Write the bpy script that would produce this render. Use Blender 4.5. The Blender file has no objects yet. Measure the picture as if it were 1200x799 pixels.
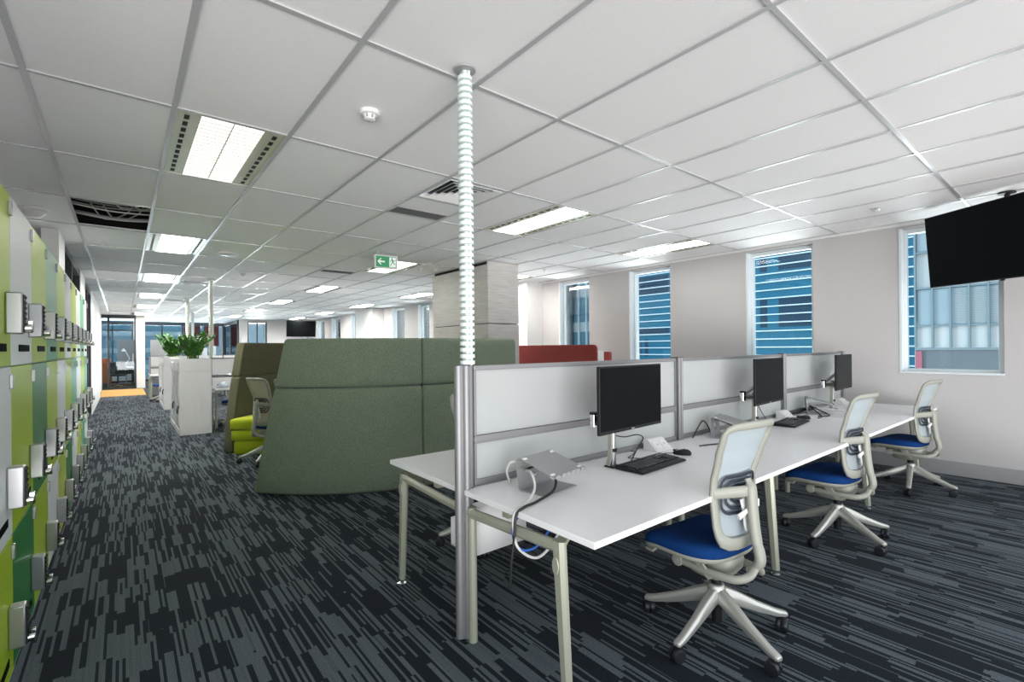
import bpy, bmesh, math, random
from mathutils import Vector, Matrix, Euler
random.seed(7)
PI = math.pi
SC = bpy.context.scene
COL = SC.collection
def R(d): return math.radians(d)

# ------------------------------------------------------------------ materials
class NT:
    def __init__(s, name):
        s.m = bpy.data.materials.new(name); s.m.use_nodes = True
        s.t = s.m.node_tree; s.t.nodes.clear()
        s.out = s.t.nodes.new('ShaderNodeOutputMaterial')
    def n(s, typ, **kw):
        nd = s.t.nodes.new(typ)
        for k, v in kw.items(): setattr(nd, k, v)
        return nd
    def link(s, a, b): s.t.links.new(a, b)
    def val(s, sock, v):
        if hasattr(v, 'is_linked') or hasattr(v, 'links'): s.link(v, sock)
        else: sock.default_value = v
    def math(s, op, a, b=None, c=None):
        nd = s.n('ShaderNodeMath', operation=op)
        s.val(nd.inputs[0], a)
        if b is not None: s.val(nd.inputs[1], b)
        if c is not None: s.val(nd.inputs[2], c)
        return nd.outputs[0]
    def comb(s, x, y, z=0.0):
        nd = s.n('ShaderNodeCombineXYZ')
        s.val(nd.inputs[0], x); s.val(nd.inputs[1], y); s.val(nd.inputs[2], z)
        return nd.outputs[0]
    def wn(s, vec):
        nd = s.n('ShaderNodeTexWhiteNoise', noise_dimensions='3D'); s.link(vec, nd.inputs['Vector'])
        return nd.outputs['Value']
    def noise(s, vec, scale, detail=3.0, rough=.5):
        nd = s.n('ShaderNodeTexNoise'); s.link(vec, nd.inputs['Vector'])
        nd.inputs['Scale'].default_value = scale; nd.inputs['Detail'].default_value = detail
        nd.inputs['Roughness'].default_value = rough
        return nd.outputs['Fac']
    def mix(s, f, a, b):
        nd = s.n('ShaderNodeMix', data_type='RGBA')
        s.val(nd.inputs[0], f)
        for sock, v in ((nd.inputs[6], a), (nd.inputs[7], b)):
            if isinstance(v, tuple): sock.default_value = (*v[:3], 1)
            else: s.link(v, sock)
        return nd.outputs[2]
    def coord(s, which='Object'):
        return s.n('ShaderNodeTexCoord').outputs[which]
    def mapping(s, vec, scale):
        nd = s.n('ShaderNodeMapping'); s.link(vec, nd.inputs[0]); nd.inputs[3].default_value = scale
        return nd.outputs[0]
    def bsdf(s, **kw):
        nd = s.n('ShaderNodeBsdfPrincipled')
        for k, v in kw.items():
            key = {'color': 'Base Color', 'rough': 'Roughness', 'metal': 'Metallic', 'spec': 'Specular IOR Level',
                   'normal': 'Normal', 'trans': 'Transmission Weight', 'ior': 'IOR', 'ecol': 'Emission Color',
                   'estr': 'Emission Strength', 'sheen': 'Sheen Weight', 'coat': 'Coat Weight'}[k]
            if isinstance(v, tuple): nd.inputs[key].default_value = (*v[:3], 1)
            else: s.val(nd.inputs[key], v)
        return nd.outputs[0]
    def bump(s, h, strength=.2, dist=.002):
        nd = s.n('ShaderNodeBump'); s.link(h, nd.inputs['Height'])
        nd.inputs['Strength'].default_value = strength; nd.inputs['Distance'].default_value = dist
        return nd.outputs[0]
    def done(s, sh):
        s.link(sh, s.out.inputs[0]); return s.m

M = {}
def plain(key, color, rough=.5, metal=0.0, spec=.5, var=.04, scale=25, bump=0.0, **kw):
    t = NT(key)
    c = t.coord()
    f = t.noise(c, scale)
    col = t.mix(f, tuple(x*(1-var) for x in color), tuple(min(1, x*(1+var)) for x in color))
    a = dict(color=col, rough=rough, metal=metal, spec=spec)
    a.update(kw)
    if bump: a['normal'] = t.bump(t.noise(c, scale*12, 2), bump)
    M[key] = t.done(t.bsdf(**a)); return M[key]

def srgb(r, g, b):
    f = lambda v: (v/255/12.92) if v/255 <= .04045 else ((v/255+.055)/1.055)**2.4
    return (f(r), f(g), f(b))

plain('wall_paint', (.50,.487,.487), .65, var=.02, scale=3)
plain('white_paint', (.78,.78,.78), .5, var=.02, scale=3)
plain('ceiling_tile', (.93,.92,.92), .85, var=.03, scale=60, bump=.12)
plain('tee_bar', (.50,.505,.51), .3, var=.02, spec=.6)
plain('skirting', (.34,.34,.34), .4)
plain('laminate', (.86,.86,.87), .28, var=.01, scale=4)
plain('cabinet_white', (.76,.76,.76), .4, var=.015, scale=4)
plain('frame_metal', srgb(168,171,154), .38, metal=.25, var=.03)
plain('aluminium', (.30,.30,.31), .5, metal=.6, var=.05, scale=40)
plain('dark_aluminium', (.16,.165,.17), .4, metal=.5)
plain('silver', (.45,.46,.47), .3, metal=.8, var=.03)
plain('chrome', (.8,.8,.82), .12, metal=1.0, var=.01)
plain('stand_silver', (.36,.365,.37), .42, metal=.35, var=.02, scale=60)
plain('chair_frame', srgb(152,153,143), .42, var=.02)
plain('chair_silver', srgb(188,188,182), .30, metal=.5, var=.02)
plain('blue_fabric', (.0035,.036,.150), .9, var=.25, scale=180, bump=.3, spec=.15)
plain('black_plastic', (.011,.012,.014), .5, var=.1, spec=.3)
plain('black_rubber', (.014,.016,.022), .35, var=.1)
plain('screen_black', (.005,.006,.007), .3, var=.02, spec=.04)
plain('dark_pad', (.010,.015,.030), .45)
plain('louvre_beige', (.62,.60,.54), .4)
plain('vent_grey', (.10,.105,.105), .6)
plain('white_plastic', (.8,.8,.79), .35, var=.01)
plain('grey_plastic', (.35,.36,.36), .4, var=.02)
plain('lime_fabric', (.46,.54,.012), .85, var=.12, scale=200, bump=.25, sheen=.1)
plain('red_panel', (.30,.042,.035), .75, var=.08, scale=160)
plain('maroon_blind', (.075,.014,.016), .8, var=.08, scale=20)
plain('leaf', (.05,.21,.018), .32, var=.45, scale=9)
plain('leaf_stem', (.10,.21,.035), .45, var=.2)
plain('soil', (.035,.025,.018), .95, var=.3, scale=60)
plain('yellow_carpet', (.48,.27,.075), .9, var=.08, scale=90)
plain('dark_frame', (.028,.034,.04), .4)
plain('slot_black', (.006,.006,.007), .8, spec=.05)
plain('duct_black', (.012,.012,.012), .8)
plain('cable_white', (.62,.62,.6), .5)
plain('cable_grey', (.25,.25,.25), .5)
plain('cable_black', (.012,.012,.012), .5)
plain('cable_blue', (.02,.12,.5), .45)
plain('window_frame', (.74,.80,.83), .3, metal=.15, var=.02)
plain('white_card', (.85,.85,.83), .5)
plain('beige_card', (.62,.56,.44), .7)
plain('bag_grey', (.33,.37,.42), .85, var=.1, scale=40)
plain('pole_white', (.72,.80,.79), .4, var=.02)
plain('pole_cream', (.70,.72,.64), .4, var=.02)
plain('fixture_side', (.66,.68,.53), .25, metal=.25, var=.10, scale=5)
plain('orange_fabric', (.55,.13,.02), .8, var=.06)
plain('brown_wood', (.10,.05,.03), .5, var=.2, scale=14)
plain('grey_panel', (.20,.21,.22), .6)
plain('dark_mesh', (.05,.045,.045), .6)
plain('exit_green', (.05,.30,.14), .5, var=.02, ecol=(.05,.30,.14), estr=.12)
plain('exit_white', (.85,.9,.86), .5, var=.01, ecol=(.85,.92,.86), estr=.15)
plain('tan_strip', (.45,.42,.36), .7)
plain('hedge', (.05,.12,.03), .8, var=.5, scale=4)
plain('pavement', (.42,.42,.42), .85, var=.1, scale=2)
# locker laminates
for k, c in dict(lime=(.38,.55,.020), pale_lime=(.50,.62,.09), green=(.022,.20,.045), teal=(.10,.36,.20), white=(.74,.79,.78)).items():
    plain('locker_'+k, c, .42, var=.03, scale=3, spec=.3)

def felt(key, a, b):
    t = NT(key); c = t.coord()
    f1 = t.noise(c, 130, 4, .75); f2 = t.noise(c, 9, 2)
    f = t.math('MULTIPLY_ADD', f1, 2.4, -.70)
    col = t.mix(f, a, b)
    col = t.mix(t.math('MULTIPLY', f2, .25), col, tuple(x*.7 for x in a))
    M[key] = t.done(t.bsdf(color=col, rough=.95, spec=.15, sheen=.12, normal=t.bump(f1, .35, .003)))
felt('green_felt', (.082,.120,.080), (.285,.335,.245))
felt('olive_felt', (.055,.056,.032), (.165,.158,.098))

def carpet():
    t = NT('carpet_tiles'); c = t.coord()
    sep = t.n('ShaderNodeSeparateXYZ'); t.link(c, sep.inputs[0])
    x, y = sep.outputs[0], sep.outputs[1]
    fl = lambda v: t.math('FLOOR', v)
    T = .5
    tx = fl(t.math('DIVIDE', x, T))
    sh = t.math('MULTIPLY', t.math('MODULO', t.math('ABSOLUTE', tx), 2.0), .5)
    ty = fl(t.math('ADD', t.math('DIVIDE', y, T), sh))
    tone = t.wn(t.comb(tx, ty, 3.0))
    # groups of pile rows: each group is dense, open or dark, its row ends staggered
    half = t.math('ADD', t.math('DIVIDE', y, T*.5), sh)
    sx = fl(t.math('DIVIDE', x, .0115))
    jit = t.math('MULTIPLY', t.wn(t.comb(fl(t.math('DIVIDE', x, .0345)), tx, 2.0)), .42)
    seg = fl(t.math('ADD', half, jit))
    gx = fl(t.math('DIVIDE', x, .094))
    group = t.wn(t.comb(gx, seg, 5.0))
    line = t.wn(t.comb(sx, seg, 7.0))
    thr = t.math('MULTIPLY_ADD', tone, .30, t.math('MULTIPLY_ADD', group, .62, .10))
    isl = t.math('GREATER_THAN', line, thr)
    fine = t.math('GREATER_THAN', t.math('FRACT', t.math('DIVIDE', x, .00575)), .30)
    pale = t.math('MULTIPLY', isl, t.math('MULTIPLY_ADD', fine, .30, .42))
    pale = t.math('MULTIPLY', pale, t.math('MULTIPLY_ADD', line, .35, .75))
    tuft = t.noise(t.mapping(c, (1, .5, 1)), 330, 2, .6)
    tuft2 = t.math('MULTIPLY_ADD', tuft, 3.2, -.85)
    pale = t.math('MULTIPLY', pale, t.math('MULTIPLY_ADD', tuft2, 1.0, .25))
    base = t.mix(tuft, (.004,.007,.0125), (.011,.0165,.026))
    col = t.mix(t.math('MINIMUM', pale, 1.0), base, (.132,.160,.178))
    M['carpet'] = t.done(t.bsdf(color=col, rough=.95, spec=.08, sheen=.05, normal=t.bump(tuft, .4, .004)))
carpet()

def cladding():
    t = NT('grey_timber'); c = t.coord()
    f = t.noise(t.mapping(c, (1.5, 1.5, 26)), 2.2, 6, .6)
    g = t.noise(t.mapping(c, (3, 3, 90)), 3.0, 3)
    f = t.math('MULTIPLY_ADD', t.math('ADD', t.math('MULTIPLY', f, .7), t.math('MULTIPLY', g, .3)), 2.0, -.5)
    col = t.mix(f, (.44,.42,.395), (.74,.72,.70))
    M['grey_timber'] = t.done(t.bsdf(color=col, rough=.5))
cladding()

def glassy(key, tint, gloss=.06, rough=.02):
    t = NT(key)
    tr = t.n('ShaderNodeBsdfTransparent'); tr.inputs[0].default_value = (*tint, 1)
    gl = t.n('ShaderNodeBsdfGlossy'); gl.inputs['Roughness'].default_value = rough
    lw = t.n('ShaderNodeFresnel'); lw.inputs[0].default_value = 1.45
    mx = t.n('ShaderNodeMixShader')
    t.link(t.math('MULTIPLY', lw.outputs[0], gloss/.04*.6), mx.inputs[0])
    t.link(tr.outputs[0], mx.inputs[1]); t.link(gl.outputs[0], mx.inputs[2])
    M[key] = t.done(mx.outputs[0])
glassy('window_glass', (.89,.95,.97))
glassy('partition_glass', (.72,.80,.84), .09)

def frosted():
    t = NT('frosted_glass')
    df = t.n('ShaderNodeBsdfDiffuse'); df.inputs[0].default_value = (.68,.695,.70,1)
    tl = t.n('ShaderNodeBsdfTranslucent'); tl.inputs[0].default_value = (.95,.97,.97,1)
    rf = t.n('ShaderNodeBsdfRefraction'); rf.inputs[0].default_value = (.93,.96,.96,1); rf.inputs['Roughness'].default_value = .42; rf.inputs['IOR'].default_value = 1.12
    m1 = t.n('ShaderNodeMixShader'); m1.inputs[0].default_value = .35
    t.link(df.outputs[0], m1.inputs[1]); t.link(tl.outputs[0], m1.inputs[2])
    m2 = t.n('ShaderNodeMixShader'); m2.inputs[0].default_value = .36
    t.link(m1.outputs[0], m2.inputs[1]); t.link(rf.outputs[0], m2.inputs[2])
    gl = t.n('ShaderNodeBsdfGlossy'); gl.inputs['Roughness'].default_value = .25
    m3 = t.n('ShaderNodeMixShader'); m3.inputs[0].default_value = .04
    t.link(m2.outputs[0], m3.inputs[1]); t.link(gl.outputs[0], m3.inputs[2])
    M['frosted'] = t.done(m3.outputs[0])
frosted()

def meshfab():
    t = NT('chair_mesh')
    df = t.n('ShaderNodeBsdfDiffuse'); df.inputs[0].default_value = (.43,.49,.515,1)
    tr = t.n('ShaderNodeBsdfTransparent')
    m1 = t.n('ShaderNodeMixShader'); m1.inputs[0].default_value = .28
    t.link(df.outputs[0], m1.inputs[1]); t.link(tr.outputs[0], m1.inputs[2])
    M['chair_mesh'] = t.done(m1.outputs[0])
    t = NT('chair_mesh_beige')
    df = t.n('ShaderNodeBsdfDiffuse'); df.inputs[0].default_value = (.52,.46,.37,1)
    M['chair_mesh_beige'] = t.done(df.outputs[0])
meshfab()

def emit(key, color, strength):
    t = NT(key); e = t.n('ShaderNodeEmission')
    e.inputs[0].default_value = (*color, 1); e.inputs[1].default_value = strength
    M[key] = t.done(e.outputs[0])
LAMP = 44.0
emit('lamp_panel', (1.0,.975,.92), LAMP)
emit('lamp_panel_dimmed', (1.0,.975,.92), 6.0)
emit('lamp_panel_low', (1.0,.975,.92), 1.15)
emit('lamp_panel_half', (1.0,.975,.92), 30.0)

# ------------------------------------------------------------------ mesh helpers
class MB:
    def __init__(s): s.bm = bmesh.new(); s.marks = []
    def mark(s, mat): s.marks.append((len(s.bm.faces), mat)); return s
    def _v(s, co): return s.bm.verts.new(co)
    def box(s, x0, y0, z0, x1, y1, z1, mat=None):
        vs = [Vector((x, y, z)) for z in (z0, z1) for y in (y0, y1) for x in (x0, x1)]
        if mat is not None: vs = [mat @ v for v in vs]
        v = [s._v(c) for c in vs]
        for f in ((0,2,3,1),(4,5,7,6),(0,1,5,4),(2,6,7,3),(0,4,6,2),(1,3,7,5)):
            s.bm.faces.new([v[i] for i in f])
        return s
    def rings(s, rings, cap=True, closed=True):
        R_ = [[s._v(p) for p in r] for r in rings]
        n = len(R_[0])
        for a, b in zip(R_, R_[1:]):
            for i in range(n if closed else n-1):
                j = (i+1) % n
                s.bm.faces.new((a[i], a[j], b[j], b[i]))
        if cap:
            try:
                s.bm.faces.new(list(reversed(R_[0]))); s.bm.faces.new(R_[-1])
            except ValueError: pass
        return s
    def cyl(s, p0, p1, r0, r1=None, seg=16, cap=True):
        p0, p1 = Vector(p0), Vector(p1); r1 = r0 if r1 is None else r1
        d = (p1-p0).normalized(); a = d.orthogonal().normalized(); b = d.cross(a)
        ring = lambda p, r: [p + (a*math.cos(2*PI*i/seg) + b*math.sin(2*PI*i/seg))*r for i in range(seg)]
        return s.rings([ring(p0, r0), ring(p1, r1)], cap)
    def lathe(s, prof, seg=24, mat=None, cap=True):
        mat = mat or Matrix()
        return s.rings([[mat @ Vector((r*math.cos(2*PI*i/seg), r*math.sin(2*PI*i/seg), z)) for i in range(seg)] for r, z in prof], cap)
    def tube(s, pts, r, seg=8, smooth=0):
        pts = [Vector(p) for p in pts]
        if smooth: pts = spline(pts, smooth)
        n = len(pts); a = None; rings = []
        for i, p in enumerate(pts):
            d = (pts[min(i+1, n-1)] - pts[max(i-1, 0)]).normalized()
            if a is None: a = d.orthogonal().normalized()
            a = (a - d*a.dot(d))
            a = a.normalized() if a.length > 1e-6 else d.orthogonal().normalized()
            b = d.cross(a); rr = r[i] if isinstance(r, (list, tuple)) else r
            rings.append([p + (a*math.cos(2*PI*k/seg) + b*math.sin(2*PI*k/seg))*rr for k in range(seg)])
        return s.rings(rings)
    def sweep(s, pts, up, w, t, closed=False, rnd=.35):
        """rounded-rectangle section: t along up, w across"""
        pts = [Vector(p) for p in pts]; n = len(pts); rings = []
        for i, p in enumerate(pts):
            if closed: d = pts[(i+1) % n] - pts[i-1]
            else: d = pts[min(i+1, n-1)] - pts[max(i-1, 0)]
            d.normalize(); u = Vector(up(p) if callable(up) else up)
            side = d.cross(u).normalized(); u = side.cross(d).normalized()
            ww = w[i] if isinstance(w, (list, tuple)) else w
            tt = t[i] if isinstance(t, (list, tuple)) else t
            q = min(ww, tt)*rnd; hw, ht = ww/2, tt/2
            sec = [(-hw+q,-ht),(hw-q,-ht),(hw,-ht+q),(hw,ht-q),(hw-q,ht),(-hw+q,ht),(-hw,ht-q),(-hw,-ht+q)]
            rings.append([p + side*a + u*b for a, b in sec])
        if closed: rings.append(rings[0])
        if closed:
            V = [[s._v(c) for c in r] for r in rings[:-1]]; V.append(V[0])
            for a, b in zip(V, V[1:]):
                for k in range(8):
                    j = (k+1) % 8; s.bm.faces.new((a[k], a[j], b[j], b[k]))
            return s
        return s.rings(rings)
    def prism(s, poly, z0, z1, mat=None):
        mat = mat or Matrix()
        return s.rings([[mat @ Vector((x, y, z)) for x, y in poly] for z in (z0, z1)])
    def quad(s, a, b, c, d):
        s.bm.faces.new([s._v(p) for p in (a, b, c, d)]); return s
    def grid(s, fn, nu, nv, skip=None):
        V = [[s._v(fn(i/nu, j/nv)) for j in range(nv+1)] for i in range(nu+1)]
        for i in range(nu):
            for j in range(nv):
                s.bm.faces.new((V[i][j], V[i+1][j], V[i+1][j+1], V[i][j+1]))
        return s
    def build(s, name, mat, parent=None, bevel=0, seg=2, angle=35, thick=0, subsurf=0, flip=False):
        bmesh.ops.recalc_face_normals(s.bm, faces=s.bm.faces[:])
        me = bpy.data.meshes.new(name); s.bm.to_mesh(me); s.bm.free()
        me.polygons.foreach_set('use_smooth', [True]*len(me.polygons))
        me.set_sharp_from_angle(angle=R(angle))
        me.materials.append(M[mat] if isinstance(mat, str) else mat)
        for i_, (st, mm) in enumerate(s.marks):
            me.materials.append(M[mm])
            for p in me.polygons[st:]: p.material_index = i_+1
        o = bpy.data.objects.new(name, me); COL.objects.link(o)
        if parent is not None: o.parent = parent
        if thick:
            md = o.modifiers.new('t', 'SOLIDIFY'); md.thickness = thick; md.offset = 0
        if bevel:
            md = o.modifiers.new('b', 'BEVEL'); md.width = bevel; md.segments = seg; md.limit_method = 'ANGLE'; md.angle_limit = R(40)
        if subsurf:
            md = o.modifiers.new('s', 'SUBSURF'); md.levels = subsurf; md.render_levels = subsurf
        return o

def spline(P, n):
    P = [Vector(p) for p in P]; out = []
    for i in range(len(P)-1):
        p0, p1, p2, p3 = P[max(i-1, 0)], P[i], P[i+1], P[min(i+2, len(P)-1)]
        for k in range(n):
            t = k/n
            out.append(.5*((2*p1) + (p2-p0)*t + (2*p0-5*p1+4*p2-p3)*t*t + (3*p1-p0-3*p2+p3)*t**3))
    out.append(P[-1]); return out

def tag(o, label=None, cat=None, group=None, kind=None):
    if label: o['label'] = label
    if cat: o['category'] = cat
    if group: o['group'] = group
    if kind: o['kind'] = kind
    return o
def thing(name, label, cat, loc=(0,0,0), rz=0, group=None):
    o = bpy.data.objects.new(name, None); COL.objects.link(o)
    o.empty_display_size = .1
    o.location = loc; o.rotation_euler = (0, 0, R(rz))
    return tag(o, label, cat, group)
def dup(root, loc, rz=0, label=None, group=None, parent=None):
    def rec(o, par):
        c = o.copy(); COL.objects.link(c)
        if par is not None: c.parent = par
        for ch in list(o.children): rec(ch, c)
        return c
    r = rec(root, None); r.location = loc; r.rotation_euler = (0, 0, R(rz))
    if label: r['label'] = label
    if group: r['group'] = group
    return r
def struct(name, mb, mat, parent=None, **kw):
    o = mb.build(name, mat, parent, **kw)
    if parent is None: o['kind'] = 'structure'
    return o
def sroot(name, loc=(0,0,0)):
    o = bpy.data.objects.new(name, None); COL.objects.link(o); o.location = loc; o['kind'] = 'structure'; return o

# ------------------------------------------------------------------ camera
HC, CEIL = 1.40, 2.75
cam = bpy.data.cameras.new('camera'); co = bpy.data.objects.new('camera', cam); COL.objects.link(co)
cam.sensor_width = 36; cam.lens = 562.08/1200*36; cam.shift_y = 7.7/1200; cam.clip_start = .02; cam.clip_end = 500
yaw = .6819
rot = Euler((PI/2, 0, -yaw), 'XYZ').to_matrix() @ Matrix.Rotation(-.0095, 3, 'Z')
co.matrix_world = Matrix.Translation((0, 0, HC)) @ rot.to_4x4()
SC.camera = co

# ------------------------------------------------------------------ setting
XW = 6.85           # inner face of the window wall
XL = -.365          # locker fronts
YE = 24.0
cx0, dxc, cy0, dyc = -.3605, .5932, 3.2375, 1.2073
colx = lambda i: cx0 + dxc*i
rowy = lambda j: cy0 + dyc*j

struct('floor', MB().quad((-3.2,-.7,0),(XW+.3,-.7,0),(XW+.3,32,0),(-3.2,32,0)), 'carpet')
o = MB(); o.box(-.62, 19.3, 0, .58, 22.6, .008)
tag(o.build('rug', 'yellow_carpet', None, bevel=.003), 'pale orange carpet panel on the floor before the glazed door', 'rug')

LIGHT_ROWS = [0, 3, 6, 9, 12, 15]
LIGHT_COLS = [1, 6, 10]
NI0, NI1, NJ0, NJ1 = -5, 13, -4, 20
holes = {(c, r) for c in LIGHT_COLS for r in LIGHT_ROWS}
holes |= {(0, 2), (1, 18)}                    # the lifted-out tile
DIFFUSERS = [(4, 0, 0), (2, 6, .6), (2, 10, 0)]
dif = {(c, r): o_ for c, r, o_ in DIFFUSERS}
mb = MB(); tb = MB()
XMAX = XW
def cell(x0, y0, x1, y1):
    x1 = min(x1, XMAX)
    if x1 - x0 < .01: return
    mb.box(x0, y0, CEIL+.004, x1, y1, CEIL+.022)
for i in range(NI0, NI1):
    for j in range(NJ0, NJ1):
        x0, x1, y0, y1 = colx(i), colx(i+1), rowy(j), rowy(j+1)
        if (i, j) in holes: continue
        if (i, j) in dif:
            a = y0 + dif[(i, j)]
            if a > y0+.01: cell(x0, y0, x1, a)
            if a+.6 < y1-.01: cell(x0, a+.6, x1, y1)
            continue
        cell(x0, y0, x1, y1)
struct('ceiling', mb, 'ceiling_tile')
for i in range(NI0, NI1):
    x = colx(i)
    if x < XMAX: tb.box(x-.013, rowy(NJ0), CEIL-.004, x+.013, rowy(NJ1), CEIL+.006)
for j in range(NJ0, NJ1+1):
    y = rowy(j); tb.box(colx(NI0), y-.011, CEIL-.003, XMAX, y+.011, CEIL+.006)
for c, r, off in DIFFUSERS:
    y = rowy(r) + (off if off else .6)
    tb.box(colx(c), y-.011, CEIL-.003, colx(c+1), y+.011, CEIL+.006)
struct('trim_1', tb, 'tee_bar')
# void above the lifted-out tile
x0, x1, y0, y1 = colx(0), colx(1), rowy(2), rowy(3)
mb = MB()
mb.box(x0-.5, y0-.5, CEIL+.55, x1+.5, y1+.5, CEIL+.57)
mb.box(x0-.5, y0-.5, CEIL+.024, x0-.48, y1+.5, CEIL+.56); mb.box(x1+.48, y0-.5, CEIL+.024, x1+.5, y1+.5, CEIL+.56)
mb.box(x0-.5, y0-.5, CEIL+.024, x1+.5, y0-.48, CEIL+.56); mb.box(x0-.5, y1+.48, CEIL+.024, x1+.5, y1+.5, CEIL+.56)
struct('trim_2', mb, 'duct_black')
rc = random.Random(3)
cb = thing('cable_bundle', 'grey data cables strung in the dark gap of the missing ceiling tile', 'cable', (x0+.3, (y0+y1)/2, CEIL+.12))
for k in range(15):
    a = rc.uniform(-.40, .80); z = rc.uniform(-.02, .2)
    m = MB(); m.tube([(-.75, a+rc.uniform(-.1,.1), z+.03), (-.3, a, z-.03), (.1, a+rc.uniform(-.06,.06), z-.05), (.75, a+rc.uniform(-.12,.12), z+.02)], .008, 6, 8)
    m.build('cable', 'cable_white' if k % 3 else 'cable_grey', cb)
for k in range(9):
    a = rc.uniform(-.45, .55); x = rc.uniform(-.25, .25)
    m = MB(); m.tube([(x-.2, a-.3, .3), (x-.05, a, .03), (x+.05, a+.15, .0), (x+.22, a+.2, .12), (x+.3, a+.3, .35)], .008, 6, 8)
    m.build('cable', 'cable_white', cb)

# window wall -------------------------------------------------------
SILL, HEAD = 1.07, 2.70
WIN = [(.62,1.455),(2.33,3.175),(4.385,5.19),(6.115,6.915),(8.75,9.55),(10.45,11.2),(12.19,12.86),(13.75,14.67),(17.4,18.3),(19.45,20.5),(21.4,22.4)]
wl = MB(); TH = .28
wl.box(XW, -2.2, 0, XW+TH, YE+.2, SILL); wl.box(XW, -2.2, HEAD, XW+TH, YE+.2, CEIL+.05)
edges = [-2.2] + [v for w in WIN for v in w] + [YE+.2]
for a, b in zip(edges[0::2], edges[1::2]): wl.box(XW, a, SILL, XW+TH, b, HEAD)
struct('wall_right', wl, 'wall_paint')
for k, (a, b) in enumerate(WIN):
    w = sroot('window_%d' % (k+1), (XW+.10, (a+b)/2, SILL)); h = (b-a)/2; H = HEAD-SILL
    f = MB(); t_ = .05
    f.box(0,-h,0,.08,-h+t_,H); f.box(0,h-t_,0,.08,h,H); f.box(0,-h+t_,0,.08,h-t_,t_); f.box(0,-h+t_,H-t_,.08,h-t_,H)
    f.build('window_frame', 'window_frame', w, bevel=.004)
    f = MB(); f.box(.036,-h+t_,t_,.044,h-t_,H-t_); f.build('window_pane', 'window_glass', w)
    f = MB(); f.box(-.115,-h,0,-.002,h,.022)
    f.build('window_sill', 'window_frame', w, bevel=.003)
    f = MB()
    f.box(-.105,h-.022,.024,-.002,h-.001,H); f.build('window_jamb', 'window_frame', w)
t = MB(); t.box(XW-.014, -.1, 0, XW-.0005, YE, .15); struct('baseboard_right', t, 'skirting', bevel=.003)
t = MB(); t.box(XW-.03, -.1, CEIL-.022, XW-.0005, YE, CEIL-.004); t.box(XW-.05, -.1, CEIL-.004, XW-.0005, YE, CEIL+.003); struct('trim_3', t, 'white_paint')
# structural piers against the window wall
for k, (a, b) in enumerate([(7.42, 8.22), (15.3, 16.7)]):
    p = MB(); p.box(XW-.42, a, 0, XW+.01, b, CEIL); struct('wall_pier_%s' % ('east' if k == 0 else 'northeast'), p, 'white_paint', bevel=.004)
# free-standing clad column
ccx0, ccx1, ccy0, ccy1 = 4.40, 5.02, 6.00, 7.70
cm = MB(); cm.box(ccx0+.03, ccy0+.03, 0, ccx1-.03, ccy1-.03, CEIL); 
column = struct('wall_column', cm, 'duct_black')
for z0, z1 in ((0, 1.772), (1.786, CEIL-.03)):
    q = MB(); q.box(ccx0, ccy0, z0, ccx1, ccy0+.028, z1+(.029 if z0 > 1 else 0)); q.build('cladding_panel', 'grey_timber', column, bevel=.002)
    q = MB(); q.box(ccx0, ccy0+.03, z0, ccx0+.028, ccy1, z1-(.02 if z0 > 1 else 0)); q.build('cladding_panel', 'grey_timber', column, bevel=.002)
    q = MB(); q.box(ccx1-.028, ccy0+.03, z0, ccx1, ccy1, z1); q.build('cladding_panel', 'grey_timber', column, bevel=.002)

# end wall ------------------------------------------------------------
wl = MB()
def ypanel(m, x0, x1, z0, z1, y, th=.2): m.box(x0, y, z0, x1, y+th, z1)
EX0 = 4.02
wx0, wx1 = 4.33, 5.12
ypanel(wl, EX0, wx0, 0, CEIL, YE); ypanel(wl, wx1, XW+.2, 0, CEIL, YE); ypanel(wl, wx0, wx1, 0, 1.0, YE); ypanel(wl, wx0, wx1, 2.66, CEIL, YE)
struct('wall_back', wl, 'white_paint')
w = sroot('window_12', ((wx0+wx1)/2, YE+.06, 1.0)); h = (wx1-wx0)/2
f = MB(); f.box(-h,0,0,-h+.05,.08,1.66); f.box(h-.05,0,0,h,.08,1.66); f.box(-.02,0,.05,.02,.08,1.61); f.box(-h+.05,0,0,h-.05,.08,.05); f.box(-h+.05,0,1.61,h-.05,.08,1.66)
f.build('window_frame', 'dark_frame', w)
f = MB(); f.box(-h+.05,.036,.05,h-.05,.044,1.61); f.build('window_pane', 'window_glass', w)
# glazed screen further back, with roller blinds at its right half
GY = 28.0
g = sroot('window_13', (2.4, GY, 0))
f = MB()
for x in (-1.78, -.95, -.15, .55, 1.55): f.box(x-.03, 0, 0, x+.03, .08, 2.66)
f.box(-1.81, 0, 2.60, 1.6, .08, CEIL); f.box(-1.81, 0, 0, 1.6, .08, .1); f.box(-1.81, .01, 1.0, 1.6, .07, 1.05)
f.build('window_frame', 'dark_frame', g)
f = MB(); f.box(-1.8,.036,.1,1.6,.044,2.6); f.build('window_pane', 'partition_glass', g)
bl = thing('roller_blind', 'dark maroon roller blind drawn down the left of the far glazing corner', 'blind', (2.4+.2, GY-.06, 2.60), 0, 'maroon blinds on the far glazing')
f = MB(); f.box(-.30, -.004, -.98, .33, .004, -.02); f.build('blind_fabric', 'maroon_blind', bl)
f = MB(); f.cyl((-.30,0,-.01),(.33,0,-.01),.02); f.build('blind_roller', 'dark_frame', bl)
f = MB(); f.cyl((-.30,0,-.985),(.33,0,-.985),.012); f.build('bottom_rail', 'dark_frame', bl)
dup(bl, (2.4+1.02, GY-.06, 2.60), 0, 'dark maroon roller blind beside the angled corner of the far glazing')
g2 = sroot('window_14', (4.0, YE+.2, 0))
f = MB()
for y in (.03, 1.9, 3.77): f.box(-.04, y-.03, 0, .04, y+.03, 2.66)
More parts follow.
